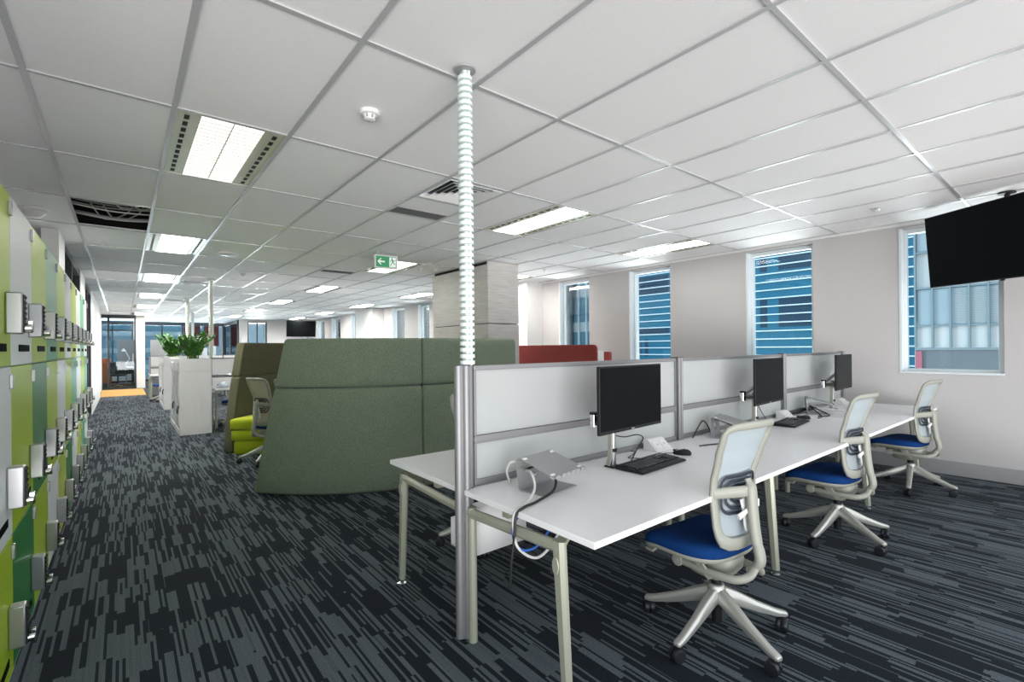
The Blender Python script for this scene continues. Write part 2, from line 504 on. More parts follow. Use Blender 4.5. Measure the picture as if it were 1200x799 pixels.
f.box(-.04, 0, 2.60, .04, 3.8, CEIL); f.box(-.04, 0, 0, .04, 3.8, .1); f.build('window_frame', 'dark_frame', g2)
f = MB(); f.box(-.004, .05, .1, .004, 3.76, 2.6); f.build('window_pane', 'partition_glass', g2)
# glazed door bay of the end office
DY = 23.0
wl = MB(); wl.box(.40, DY, 0, .66, GY+.1, CEIL); struct('wall_nib', wl, 'white_paint')
d = sroot('door_1', (-.2, DY, 0))
f = MB()
for x in (-.68, -.20, .57): f.box(x-.03, 0, 0, x+.03, .08, 2.66)
f.box(-.71, 0, 2.62, .6, .08, CEIL); f.box(-.71, 0, 0, .6, .08, .06); f.build('door_frame', 'dark_frame', d)
f = MB(); f.box(-.65,.036,.06,.54,.044,2.62); f.build('door_glass', 'partition_glass', d)
f = MB(); f.cyl((.50,-.05,1.0),(.50,-.05,1.3),.012); f.cyl((.5,-.05,1.03),(.5,.03,1.03),.008); f.cyl((.5,-.05,1.27),(.5,.03,1.27),.008); f.build('door_handle', 'silver', d)
# back of the end office (window wall)
g = sroot('window_15', (-.9, GY, 0))
f = MB()
for x in (-1.4, -.3, .55, 1.25): f.box(x-.03, 0, 0, x+.03, .08, 2.66)
f.box(-1.4, 0, 2.3, 1.3, .08, 2.38); f.box(-1.4, 0, 2.6, 1.3, .08, CEIL); f.box(-1.4, 0, 0, 1.3, .08, .5); f.build('window_frame', 'dark_frame', g)
f = MB(); f.box(-1.4,.036,.5,1.3,.044,2.6); f.build('window_pane', 'window_glass', g)

# left side -----------------------------------------------------------
wl = MB()
LX = -.535
wl.box(LX-.14, 7.22, 2.085, LX, 7.92, CEIL)                # pier above the lockers
wl.box(LX-.14, 10.72, 0, LX, 11.95, CEIL)
wl.box(LX-.14, 14.1, 0, LX, 19.2, CEIL)
wl.box(LX-.14, 19.2, 0, LX-.06, DY+.2, CEIL)
struct('wall_left', wl, 'white_paint')
wl = MB(); wl.box(-1.12, 1.2, 0, -1.0, 7.22, CEIL); wl.box(-3.2, 7.1, 0, -1.0, 7.22, CEIL); struct('wall_recess', wl, 'wall_paint')
wl = MB(); wl.box(-3.2, 7.2, 0, -3.1, 28, CEIL); struct('wall_far_left', wl, 'white_paint')
for k, (a, b, z0) in enumerate([(7.92, 10.72, 2.085), (11.95, 14.1, 0.0)]):
    w = sroot('window_%d' % (16+k), (LX-.10, a, z0)); L = b-a; H = CEIL-z0
    f = MB()
    for y in ([0, L*.42, L-.06] if k == 0 else [0, L*.5, L-.06]): f.box(0, y, 0, .09, y+.06, H)
    f.box(0,.06,H-.1,.09,L-.06,H-.02); f.box(0,.06,0,.09,L-.06,.05)
    f.build('window_frame', 'dark_frame', w)
    f = MB(); f.box(.03,.06,.05,.038,L-.06,H-.1); f.build('window_pane', 'partition_glass', w)
# full-height glazing left of the aisle past the lockers
w = sroot('window_18', (LX-.10, 9.10, 0)); f = MB()
for y in (0, .8, 1.56): f.box(0, y, 0, .09, y+.06, 2.08)
f.box(0,.06,0,.09,1.56,.06); f.box(0,.06,2.02,.09,1.56,2.08); f.build('window_frame', 'dark_frame', w)
f = MB(); f.box(.03,.06,.06,.038,1.56,2.02); f.build('window_pane', 'partition_glass', w)

# ------------------------------------------------------------------ ceiling fittings
def make_light():
    t = thing('ceiling_light', 'x', 'ceiling light', (0,0,0))
    w, l = dxc-.03, dyc-.026
    dw = .325
    f = MB()                                                       # body above the diffuser and rim
    f.box(-w/2, -l/2, .028, w/2, l/2, .05)
    f.box(-w/2, -l/2, -.002, -w/2+.008, l/2, .03); f.box(w/2-.008, -l/2, -.002, w/2, l/2, .03)
    f.box(-w/2+.008, -l/2, -.002, w/2-.008, -l/2+.008, .03); f.box(-w/2+.008, l/2-.008, -.002, w/2-.008, l/2, .03)
    f.build('housing', 'fixture_side', t)
    for s in (-1, 1):
        f = MB(); a, b = dw/2+.002, w/2-.009
        f.box(min(s*a, s*b), -l/2+.009, 0, max(s*a, s*b), l/2-.009, .012)
        f.mark('duct_black')
        for k in range(11):
            yy = -l/2+.075 + k*(l-.15)/10
            f.box(s*.232-.0125, yy-.030, -.0022, s*.232+.0125, yy+.030, .003)
        f.build('side_reflector', 'fixture_side', t)
    f = MB(); f.box(-dw/2, -l/2+.010, .002, dw/2, l/2-.010, .012); df = f.build('diffuser', 'lamp_panel', t)
    f = MB()
    for k in range(1, 20):
        yy = -l/2+.01 + k*(l-.02)/20
        f.box(-dw/2, yy-.0040, -.006, dw/2, yy+.0040, .0015)
    f.box(-.0035, -l/2+.01, -.004, .0035, l/2-.01, .0015)
    f.build('louvre', 'louvre_beige', t)
    return t
LABL = {
 (1,0): 'nearest louvred ceiling light, with olive slotted sides, above the locker aisle',
 (1,3): 'second louvred ceiling light along the aisle, next past the missing ceiling tile',
 (1,6): 'third louvred ceiling light along the locker aisle',
 (1,9): 'fourth louvred ceiling light along the locker aisle',
 (1,12): 'fifth louvred ceiling light along the aisle, small and far',
 (1,15): 'farthest louvred ceiling light along the aisle, above the orange carpet panel',
 (1,18): 'louvred ceiling light inside the end office, seen through the glazed door',
 (6,0): 'louvred ceiling light above the near desk row, right of the white cable pole',
 (6,3): 'louvred ceiling light partly behind the green running-man exit sign',
 (6,6): 'louvred ceiling light in the middle row, next past the exit sign',
 (6,9): 'louvred ceiling light in the middle row, second past the exit sign',
 (6,12): 'louvred ceiling light in the middle row beside the small far exit sign',
 (6,15): 'louvred ceiling light in the middle row, farthest from the desks',
 (10,0): 'louvred ceiling light nearest the windows above the end of the near desk row',
 (10,3): 'louvred ceiling light just visible right of the grey timber column',
 (10,6): 'louvred ceiling light by the windows just left of the grey timber column',
 (10,9): 'louvred ceiling light by the windows in front of the far white pier',
 (10,12): 'louvred ceiling light by the windows past the far white pier',
 (10,15): 'louvred ceiling light by the far windows nearest the hanging far screen'}
L0 = None
for (c, r), lab in LABL.items():
    p = (colx(c)+dxc/2, rowy(r)+dyc/2, CEIL)
    if L0 is None: L0 = make_light(); L0.location = p; L0['label'] = lab; L0['group'] = 'recessed ceiling lights'
    else: L_ = dup(L0, p, 0, lab)
    for ch in (L0 if L0['label'] == lab else L_).children:
        if ch.name.startswith('diffuser'):           # strength chosen per fitting to balance brightness along the room
            ch.material_slots[0].link = 'OBJECT'; ch.material_slots[0].material = M['lamp_panel_low' if (c, r) == (1, 0) else 'lamp_panel_dimmed' if r == 0 else ('lamp_panel_dimmed' if (c, r) == (6, 3) else 'lamp_panel_half' if r == 3 else 'lamp_panel')]

def make_diffuser():
    t = thing('air_diffuser', 'x', 'air vent')
    W = .285
    f = MB(); f.box(-W, -W, .045, W, W, .05); f.build('duct_back', 'duct_black', t)
    f = MB()
    def frame(a, b, z0, z1):
        # sloped square louvre ring
        o4 = [(-a,-a),(a,-a),(a,a),(-a,a)]; i4 = [(-b,-b),(b,-b),(b,b),(-b,b)]
        f.rings([[Vector((x,y,z0)) for x,y in o4],[Vector((x,y,z1)) for x,y in i4],[Vector((x,y,z1+.002)) for x,y in i4],[Vector((x,y,z0+.002)) for x,y in o4],[Vector((x,y,z0)) for x,y in o4]], cap=False)
    frame(W+.01, W-.02, -.003, -.003)
    f.build('frame', 'white_paint', t)
    for k in range(5):
        f = MB(); a = W-.028-k*.05; frame(a, a-.034, -.006, .022); f.build('louvre', 'white_paint', t)
    return t
D0 = make_diffuser()
dl = {(4,0): 'square white air diffuser with black gaps, behind the near white cable pole', (2,6): 'square air diffuser in the ceiling above the near white planter cabinet',
      (2,10): 'square air diffuser in the ceiling far above the farther planter cabinet'}
for k, (c, r, off) in enumerate(DIFFUSERS):
    p = (colx(c)+dxc/2, rowy(r)+off+.3, CEIL)
    if k == 0: D0.location = p; D0['label'] = dl[(c, r)]; D0['group'] = 'square air diffusers'
    else: dup(D0, p, 0, dl[(c, r)], 'square air diffusers')

def make_grille():
    t = thing('return_air_grille', 'x', 'air vent')
    f = MB(); f.box(-.27,-.105,-.004,.27,-.097,.003); f.box(-.27,.097,-.004,.27,.105,.003); f.box(-.278,-.105,-.004,-.27,.105,.003); f.box(.27,-.105,-.004,.278,.105,.003)
    f.build('frame', 'grey_plastic', t)
    f = MB(); f.box(-.27,-.097,-.001,.27,.097,.002)
    for k in range(16): f.box(-.27, -.092+k*.012, -.0035, .27, -.089+k*.012, -.001)
    f.build('slats', 'vent_grey', t)
    return t
G0 = make_grille(); G0.location = (2.305, 4.31, CEIL); tag(G0, 'grey slotted return air strip beside the square diffuser near the white cable pole', group='grey air strips')
dup(G0, (2.93, 8.40, CEIL), 0, 'farther grey air strip in the ceiling, left of the green exit sign')

t = thing('smoke_detector', 'round white smoke detector on the ceiling left of the white cable pole', 'smoke detector', (1.105, 2.63, CEIL+.0045))
f = MB(); f.lathe([(0,-.022),(.052,-.022),(.055,-.018),(.055,0)], 28); f.build('base', 'white_plastic', t)
f = MB(); f.lathe([(0,-.050),(.024,-.050),(.030,-.046),(.036,-.026),(.042,-.022),(.042,-.02)], 24); f.build('sensor_head', 'white_plastic', t)
f = MB()
for k in range(8):
    a = k*PI/4; f.box(.030,-.004,-.042,.039,.004,-.024, Matrix.Rotation(a,4,'Z'))
f.build('vent', 'grey_plastic', t)
t = thing('motion_sensor', 'white domed motion sensor on the ceiling above the lockers', 'sensor', (-.64, 6.35, CEIL+.0045))
f = MB(); f.lathe([(0,-.03),(.10,-.03),(.115,-.02),(.115,0)], 28); f.build('base', 'white_plastic', t)
f = MB(); f.lathe([(0,-.085),(.035,-.083),(.06,-.07),(.08,-.045),(.085,-.03)], 24); f.build('dome', 'white_plastic', t)
t = thing('wireless_access_point', 'flat round white access point on the ceiling between the two nearest aisle lights', 'access point', (1.14, 7.62, CEIL+.0045))
f = MB(); f.lathe([(0,-.045),(.09,-.045),(.125,-.028),(.13,-.012),(.13,0)], 32); f.build('body', 'white_plastic', t)
f = MB(); f.lathe([(.128,-.012),(.134,-.012),(.134,-.008),(.128,-.008)], 32, cap=False); f.build('vent_ring', 'black_plastic', t)
t = thing('camera_sensor', 'small white ceiling sensor left of the far cable poles', 'sensor', (1.66, 9.55, CEIL+.0045))
f = MB(); f.lathe([(0,-.05),(.025,-.048),(.03,-.03),(.045,-.012),(.045,0)], 20); f.build('body', 'white_plastic', t)
t = thing('emergency_light', 'small chrome rectangular fitting on the ceiling near the right hand window', 'ceiling fitting', (5.865, 1.42, CEIL+.0045))
f = MB(); f.box(-.07,-.035,-.012,.07,.035,0); f.build('body', 'chrome', t, bevel=.006)
f = MB(); f.lathe([(0,-.02),(.02,-.018),(.026,-.012)], 16, Matrix.Translation((.03,0,0))); f.build('lens', 'white_plastic', t)
S0 = thing('sprinkler', 'small white sprinkler head in the ceiling right of the grey timber column', 'sprinkler', (5.70, 6.10, CEIL+.0045), 0, 'ceiling sprinklers')
f = MB(); f.lathe([(0,-.012),(.035,-.012),(.04,-.004),(.04,0)], 20); f.build('rose', 'white_plastic', S0)
f = MB(); f.cyl((0,0,-.05),(0,0,-.012),.008); f.lathe([(0,-.056),(.02,-.056),(.02,-.052),(0,-.052)], 12); f.build('head', 'white_plastic', S0)
dup(S0, (3.93, 7.30, CEIL+.0045), 0, 'left of two small sprinkler heads in the ceiling left of the grey timber column')
dup(S0, (4.17, 7.20, CEIL+.0045), 0, 'right of two small sprinkler heads in the ceiling left of the grey timber column')

# running-man exit sign -------------------------------------------------
def make_exit():
    t = thing('exit_sign', 'x', 'exit sign')
    f = MB(); f.box(-.16,-.03,.10,.16,.03,.125); f.build('mount_bar', 'grey_plastic', t, bevel=.003)
    f = MB(); f.box(-.165,-.022,-.085,.165,.022,.10); body = f.build('body', 'white_plastic', t, bevel=.005)
    y = -.0225
    f = MB(); f.box(-.145, y-.0015, -.068, .03, y+.001, .082); f.box(.03,y-.0015,-.068,.145,y+.001,.082); fc = f.build('sign_face', 'exit_green', t)
    f = MB(); yy = y-.0028
    F = lambda pts, m: m.prism([(x, z) for x, z in pts], 0, .0014, Matrix(((1,0,0,0),(0,0,-1,yy),(0,1,0,0),(0,0,0,1))))
    F([(-.125,.007),(-.085,.050),(-.068,.050),(-.095,.018),(-.02,.018),(-.02,-.004),(-.095,-.004),(-.068,-.036),(-.085,-.036)], f)
    f.build('arrow', 'exit_white', t)
    f = MB(); F([(.042,-.06),(.135,-.06),(.135,.074),(.042,.074)], f); f.build('doorway', 'exit_white', t)
    yy = y-.0044; f = MB()
    F([(.080+.010*math.cos(k*PI/6), .058+.010*math.sin(k*PI/6)) for k in range(12)], f)
    def limb(p, q, w):
        p, q = Vector(p), Vector(q); n = (q-p).normalized(); n = Vector((-n.y, n.x))*w/2
        F([tuple(p+n), tuple(q+n), tuple(q-n), tuple(p-n)], f)
    limb((.083,.046),(.095,.008),.020); limb((.083,.042),(.062,.030),.008); limb((.063,.031),(.058,.012),.008)
    limb((.088,.040),(.110,.026),.008); limb((.109,.027),(.124,.036),.008)
    limb((.093,.010),(.074,-.014),.010); limb((.075,-.013),(.057,-.044),.010)
    limb((.097,.010),(.112,-.016),.010); limb((.111,-.015),(.128,-.022),.010)
    f.build('running_figure', 'exit_green', t)
    f = MB(); f.cyl((-.1,0,.12),(-.1,0,.155),.006); f.cyl((.1,0,.12),(.1,0,.155),.006); f.build('hanger', 'white_plastic', t)
    return t
X0 = make_exit(); X0.location = (2.85, 6.28, CEIL-.152); X0.rotation_euler = (0,0,R(-4)); tag(X0, 'green exit sign with white arrow and running figure hanging above the felt pod', group='exit signs')
dup(X0, (3.60, 18.0, CEIL-.152), -75, 'small far exit sign seen edge on beside a far ceiling light', 'exit signs')

# ------------------------------------------------------------------ cable poles
def make_pole(mat, H, r, ring_h, name_label, loc, group):
    t = thing('cable_pole', name_label, 'cable pole', loc, 0, group)
    core = MB(); core.cyl((0,0,0),(0,0,H),r*.42,None,10)
    for k in range(4):
        a = k*PI/2+.5; core.box(r*.42*math.cos(a)-.004, r*.55*math.sin(a)-.004, 0, r*.7*math.cos(a)+.004, r*.75*math.sin(a)+.004, H)
    core.build('core', mat, t)
    f = MB(); n = int(H/ring_h)
    for k in range(n):
        z = k*ring_h+.004
        f.lathe([(r*.80,z),(r,z+.0006),(r,z+ring_h*.60),(r*.80,z+ring_h*.62)], 20)
    v = f.build('vertebrae', mat, t)
    f = MB(); f.lathe([(r*1.05,H-.008),(r*1.45,H-.006),(r*1.5,H),(r*1.05,H)], 28); f.build('ceiling_collar', 'grey_plastic', t)
    return t
make_pole('pole_white', CEIL-1.317, .036, .0305, 'tall white ringed cable pole rising from the near desk screen to the ceiling', (1.30,1.945,1.317), 'cable poles')
make_pole('pole_cream', CEIL-1.26, .042, .034, 'cream ringed cable pole rising behind the planted white cabinet, tallest of the far three', (1.306,10.64,1.26), 'cable poles')
make_pole('pole_cream', CEIL-.05, .05, .05, 'cream cable pole directly behind the near plant, left of three far poles', (1.316,15.0,.05), 'cable poles')
make_pole('pole_white', CEIL-.05, .055, .06, 'thin pale cable pole farthest away, between the two other far poles', (1.93,20.3,.05), 'cable poles')

# ------------------------------------------------------------------ lockers
LW = .612; LY0 = 2.283
ROWZ = [(.075,.632),(.638,1.338),(1.344,2.06)]
NAMES = {'lime':'lime','pale_lime':'pale lime','green':'dark green','teal':'teal','white':'white'}
SCHEME = [('lime','white','lime'),('white','lime','green'),('lime','green','lime'),('teal','lime','white'),('lime','white','pale_lime'),
          ('white','lime','green'),('pale_lime','teal','white'),('white','white','pale_lime'),('teal','lime','teal'),('white','teal','white'),('teal','lime','lime')]
def mesh_obj(name, key, maker, mat, parent, loc=(0,0,0), bevel=0):
    """shared mesh data, own material"""
    k = (key, mat)
    if k not in CACHE:
        o = maker().build(name, mat, parent, bevel=bevel); CACHE[k] = o; o.location = loc; return o
    o = CACHE[k].copy(); o.name = name; COL.objects.link(o); o.parent = parent; o.location = loc; return o
CACHE = {}
def lock_body():
    m = MB(); m.box(0,-.028,-.085,.052,.028,.085); return m
def lock_face():
    m = MB(); m.box(.050,-.024,-.078,.056,.024,.075)
    for k in range(6): m.box(.054,-.021,.062-k*.022,.0595,.021,.074-k*.022-.004)
    return m
def lock_lever():
    m = MB(); m.cyl((.05,0,-.060),(.078,0,-.060),.020,None,16); m.box(.062,-.012,-.078,.080,.012,-.028); return m
nL = 10
for k in range(nL):
    y0 = LY0 + k*LW; sch = SCHEME[k]
    if k == 0: where = 'nearest locker column at the left edge'
    elif k == nL-1: where = 'farthest locker column before the glazing'
    else: where = '%s locker column from the near end' % ['second','third','fourth','fifth','sixth','seventh','eighth','ninth'][k-1]
    lab = '%s, %s over %s over %s doors' % (where, NAMES[sch[0]], NAMES[sch[1]], NAMES[sch[2]])
    t = thing('locker', lab, 'locker', (XL, y0+LW/2, 0), 0, 'locker columns along the aisle')
    dep = .46 if y0+LW < 7.2 else .155
    f = MB(); f.box(-dep, -LW/2+.001, .0, -.02, LW/2-.001, 2.065); f.build('body', 'locker_white', t)
    for ri, (z0, z1) in enumerate(ROWZ):
        cm_ = sch[2-ri]
        dm = lambda H=z1-z0: MB().box(-.018, -LW/2+.0025, 0, 0, LW/2-.0025, H)
        d = mesh_obj('door', ('door', ri), dm, 'locker_'+cm_, t, (0,0,z0), bevel=.0015)
        H = z1-z0
        yl = LW/2-.105
        lk = mesh_obj('lock', 'lockbody', lock_body, 'silver', d, (0,yl,.215), bevel=.006)
        mesh_obj('keypad', 'lockface', lock_face, 'black_plastic', d, (0,yl,.215))
        mesh_obj('lock_lever', 'locklever', lock_lever, 'chrome', d, (0,yl,.215), bevel=.003)
        mesh_obj('number_slot', 'slot', lambda: MB().box(-.001,-.155,-.016,.0025,.155,.016), 'slot_black', d, (0,.04,.075))
        mesh_obj('hinge', 'hinge', lambda: MB().box(-.001,-.013,-.030,.012,.013,.030), 'silver', d, (0,LW/2-.028,H-.06), bevel=.003)

# ------------------------------------------------------------------ benches
def make_leg_frame(parent, x, sides=(1,-1), badge=True):
    for s in sides:
        f = MB()
        f.sweep([(x, s*.045, .612), (x, s*.655, .640)], (0,0,1), .042, .046)
        f.build('top_rail', 'frame_metal', parent, bevel=0)
        f = MB()
        f.sweep([(x, s*.647, .665), (x, s*.655, .52), (x, s*.688, .03)], lambda p: (0,1,0), [.040,.040,.034], [.062,.060,.046])
        leg = f.build('leg', 'frame_metal', parent)
        f = MB(); f.lathe([(0,0),(.027,0),(.027,.008),(.012,.016),(.010,.035),(0,.035)], 20, Matrix.Translation((x, s*.688, .0))); f.build('foot', 'chrome', leg)
        if badge:
            f = MB(); f.lathe([(0,0),(.016,0),(.018,.003),(.016,.006),(0,.006)], 24, Matrix.Translation((x-.0215, s*.650, .575)) @ Matrix.Rotation(-PI/2,4,'Y') @ Matrix.Diagonal((2.0,1,1,1)))
            f.build('cap_badge', 'frame_metal', leg)
        f = MB(); f.sweep([(x+.01, s*.64, .645), (x+.13, s*.60, .692)], (0,0,1), .05, .016); f.build('strut', 'frame_metal', parent)
        f = MB(); f.cyl((x+.005, s*.052, .0),(x+.005, s*.052, .64),.021,.021,16); f.build('leg', 'frame_metal', parent)
def make_bench(loc, L, n, label, group=None, modes=(1,-1), rz=0):
    t = thing('bench_desk', label, 'desk', loc, rz, group)
    W = L/n
    for k in range(n):
        for s in modes:
            f = MB(); a, b = (s*.025, s*.80) if s > 0 else (s*.84, s*.025)
            f.box(k*W+(.0 if k == 0 else .001), min(a,b), .695, (k+1)*W-.001, max(a,b), .720)
            f.build('worktop', 'laminate', t, bevel=.002)
    for k in range(n+1):
        x = min(max(k*W, .02), L-.10)
        make_leg_frame(t, x, sides=(1,-1), badge=(k == 0))
    for s in (1,-1):
        f = MB(); f.box(.03, s*.30-.02, .655, L-.12, s*.30+.02, .694); f.build('beam', 'frame_metal', t)
    return t
BX, BY, BL = 1.265, 1.955, 5.46
bench = make_bench((BX,BY,0), BL, 3, 'long white bench desk of three places a side with pale green grey metal legs')
def cable_tray(x, loc, lab):
    t = thing('cable_tray', lab, 'cable tray', loc)
    f = MB(); f.quad((0,0,0),(.34,0,0),(.34,0,.26),(0,0,.26)); f.quad((0,0,0),(.34,0,0),(.34,.20,0),(0,.20,0)); f.quad((0,.20,0),(.34,.20,0),(.34,.20,.14),(0,.20,.14))
    f.build('tray', 'white_paint', t, thick=.004)
    f = MB(); f.box(.02,.03,.004,.30,.14,.075); f.build('power_rail', 'white_plastic', t, bevel=.01)
    for k in range(3):
        f = MB(); f.tube([(.05+.09*k,.08,.075),(.07+.09*k,.06,.17),(.10+.09*k,.05,.20),(.14+.08*k,.10,.10),(.12+.09*k,.12,.075)], .005, 6, 6); f.build('cable', 'cable_black', t)
    f = MB(); f.box(.02,.06,.14,.04,.08,.309); f.box(.30,.06,.14,.32,.08,.309); f.box(.02,.004,.14,.04,.08,.16); f.box(.30,.004,.14,.32,.08,.16); f.build('bracket', 'frame_metal', t)
cable_tray(0, (BX+.05, BY-.02, .385), 'white folded metal cable tray hanging under the near end of the bench desk')

def make_screen(loc, L, posts, label, panel='frosted', group=None, floor=True, top=1.315):
    t = thing('desk_screen', label, 'desk screen', loc, 0, group)
    for k, x in enumerate(posts):
        z0 = 0.01 if (k == 0 and floor) else .72
        f = MB()
        if k == 0:
            f.box(x-.030,-.022,z0,x+.030,.022,top); f.cyl((x-.030,0,z0),(x-.030,0,top),.021); f.cyl((x+.030,0,z0),(x+.030,0,top),.021); f.cyl((x,-.022,z0),(x,-.022,top),.018); f.cyl((x,.022,z0),(x,.022,top),.018)
        else:
            f.box(x-.024,-.026,z0,x+.024,.026,top); 
            for s in (-.018, .018): f.cyl((x+s,-.026,z0),(x+s,-.026,top),.009,None,10); f.cyl((x+s,.026,z0),(x+s,.026,top),.009,None,10)
        p = f.build('post', 'aluminium', t)
        f = MB(); f.box(x-.04,-.030,top,x+.04,.030,top+.006); f.build('post_cap', 'dark_aluminium', p, bevel=.002)
        if k == 0 and floor:
            f = MB(); f.lathe([(0,0),(.03,0),(.03,.006),(.012,.012)], 16, Matrix.Translation((x,0,0))); f.build('foot', 'chrome', p)
    for k in range(len(posts)-1):
        a, b = posts[k]+(.052 if k == 0 else .03), posts[k+1]-.03
        f = MB(); f.box(a,-.015,1.29,b,.015,top-.002); f.build('top_rail', 'aluminium', t, bevel=.003)
        f = MB(); f.box(a,-.014,.930,b,.014,.968); f.box(a,-.018,.930,b,.018,.938); f.box(a,-.018,.960,b,.018,.968); f.build('accessory_rail', 'aluminium', t, bevel=.0015)
        f = MB(); f.box(a,-.014,.722,b,.014,.752); f.build('bottom_rail', 'aluminium', t, bevel=.003)
        for x0 in (a, b-.014):
            f = MB(); f.box(x0,-.013,.752,x0+.014,.013,.930); f.box(x0,-.013,.968,x0+.014,.013,1.29); f.build('edge_strip', 'aluminium', t)
        f = MB(); f.box(a+.014,-.004,.752,b-.014,.004,.930); f.build('lower_panel', panel, t)
        f = MB(); f.box(a+.014,-.004,.968,b-.014,.004,1.29); f.build('upper_panel', panel, t)
    return t
make_screen((BX+.017,BY,0), 5.3, [0, 1.850, 3.66, 5.33], 'frosted glass desk screen in an aluminium frame along the middle of the near bench')

# ------------------------------------------------------------------ monitors
def make_monitor():
    """local origin: foot of the pole on the worktop; screen centre at OFF"""
    t = thing('monitor', 'x', 'monitor')
    w, h = .307, .180; ox, oy, oz = .06, -.085, .395
    X = Matrix.Translation((ox, oy, oz)) @ Matrix.Rotation(R(1.0),4,'Z')
    f = MB(); f.box(-w,-.009,-h,w,.010,h,X); cs = f.build('casing', 'black_plastic', t, bevel=.003)
    f = MB(); f.box(-w+.008,-.0105,-h+.018,w-.008,-.0088,h-.008,X); f.build('screen', 'screen_black', cs)
    f = MB(); f.box(-.014,-.0110,-h+.005,.014,-.0092,-h+.011,X); f.build('brand_plate', 'grey_plastic', cs)
    f = MB(); f.rings([[X @ Vector((sx*a, y, sz*b-.0)) for sx, sz in ((-1,-1),(1,-1),(1,1),(-1,1))] for a, b, y in ((.24,.13,.009),(.22,.115,.026),(.12,.08,.034))]); f.build('rear_housing', 'black_plastic', cs, bevel=.004)
    f = MB(); f.box(-.04,-.035,0,.04,.035,.008); f.build('base_plate', 'black_plastic', t, bevel=.003)
    f = MB(); f.cyl((0,0,.008),(0,0,.30),.017,None,20); f.cyl((.0,.0,.30),(0,0,.305),.0175); po = f.build('pole', 'silver', t)
    f = MB(); f.sweep([(-.035,.01,.01),(-.022,.004,.06),(-.02,.0,.30)], (0,1,0), .012, .03); f.build('cable_cover', 'chair_frame', po)
    f = MB(); f.lathe([(.017,.085),(.024,.087),(.024,.103),(.017,.105)], 20, cap=False); f.build('collar', 'black_plastic', po)
    f = MB(); f.lathe([(.017,.225),(.026,.227),(.026,.285),(.017,.287)], 20, cap=False); f.sweep([(0,.0,.258),(-.10,.055,.258)], (0,0,1), .038, .030); a = f.build('lower_arm', 'silver', t)
    f = MB(); f.cyl((-.10,.055,.235),(-.10,.055,.30),.022,None,18); f.build('elbow', 'chrome', a)
    f = MB(); f.sweep([(-.10,.055,.285),(-.02,-.02,.36),(.06,-.035,.395)], (0,0,1), .034, .026); u = f.build('upper_arm', 'silver', t)
    f = MB(); f.box(.01,-.0505,.345,.11,-.040,.445); f.build('mount_plate', 'black_plastic', u, bevel=.003)
    f = MB(); f.cyl((-.10,.055,.30),(-.10,.055,.312),.024,None,18); f.build('elbow_cap', 'black_plastic', u)
    return t
MON = make_monitor()
def station(pole, rz, lab, first=False):
    m = MON if first else dup(MON, (0,0,0))
    m.location = (*pole, .72); m.rotation_euler = (0,0,R(rz)); m['label'] = lab; m['group'] = 'monitors on silver arms'
station((2.155,1.755), 3, 'large black monitor on a silver arm at the nearest place of the bench', True)
station((3.97,1.775), 3, 'black monitor at the middle place of the bench, seen over the nearest chair')
station((5.78,1.79), 3, 'black monitor with a pale reflection at the place nearest the windows')
station((2.07,2.145), 183, 'monitor behind the nearest frosted panel, its top edge showing above')
station((3.88,2.145), 183, 'monitor seen as a dark blur behind the middle frosted panel')
station((5.70,2.145), 183, 'monitor seen as a dark blur behind the frosted panel nearest the windows')

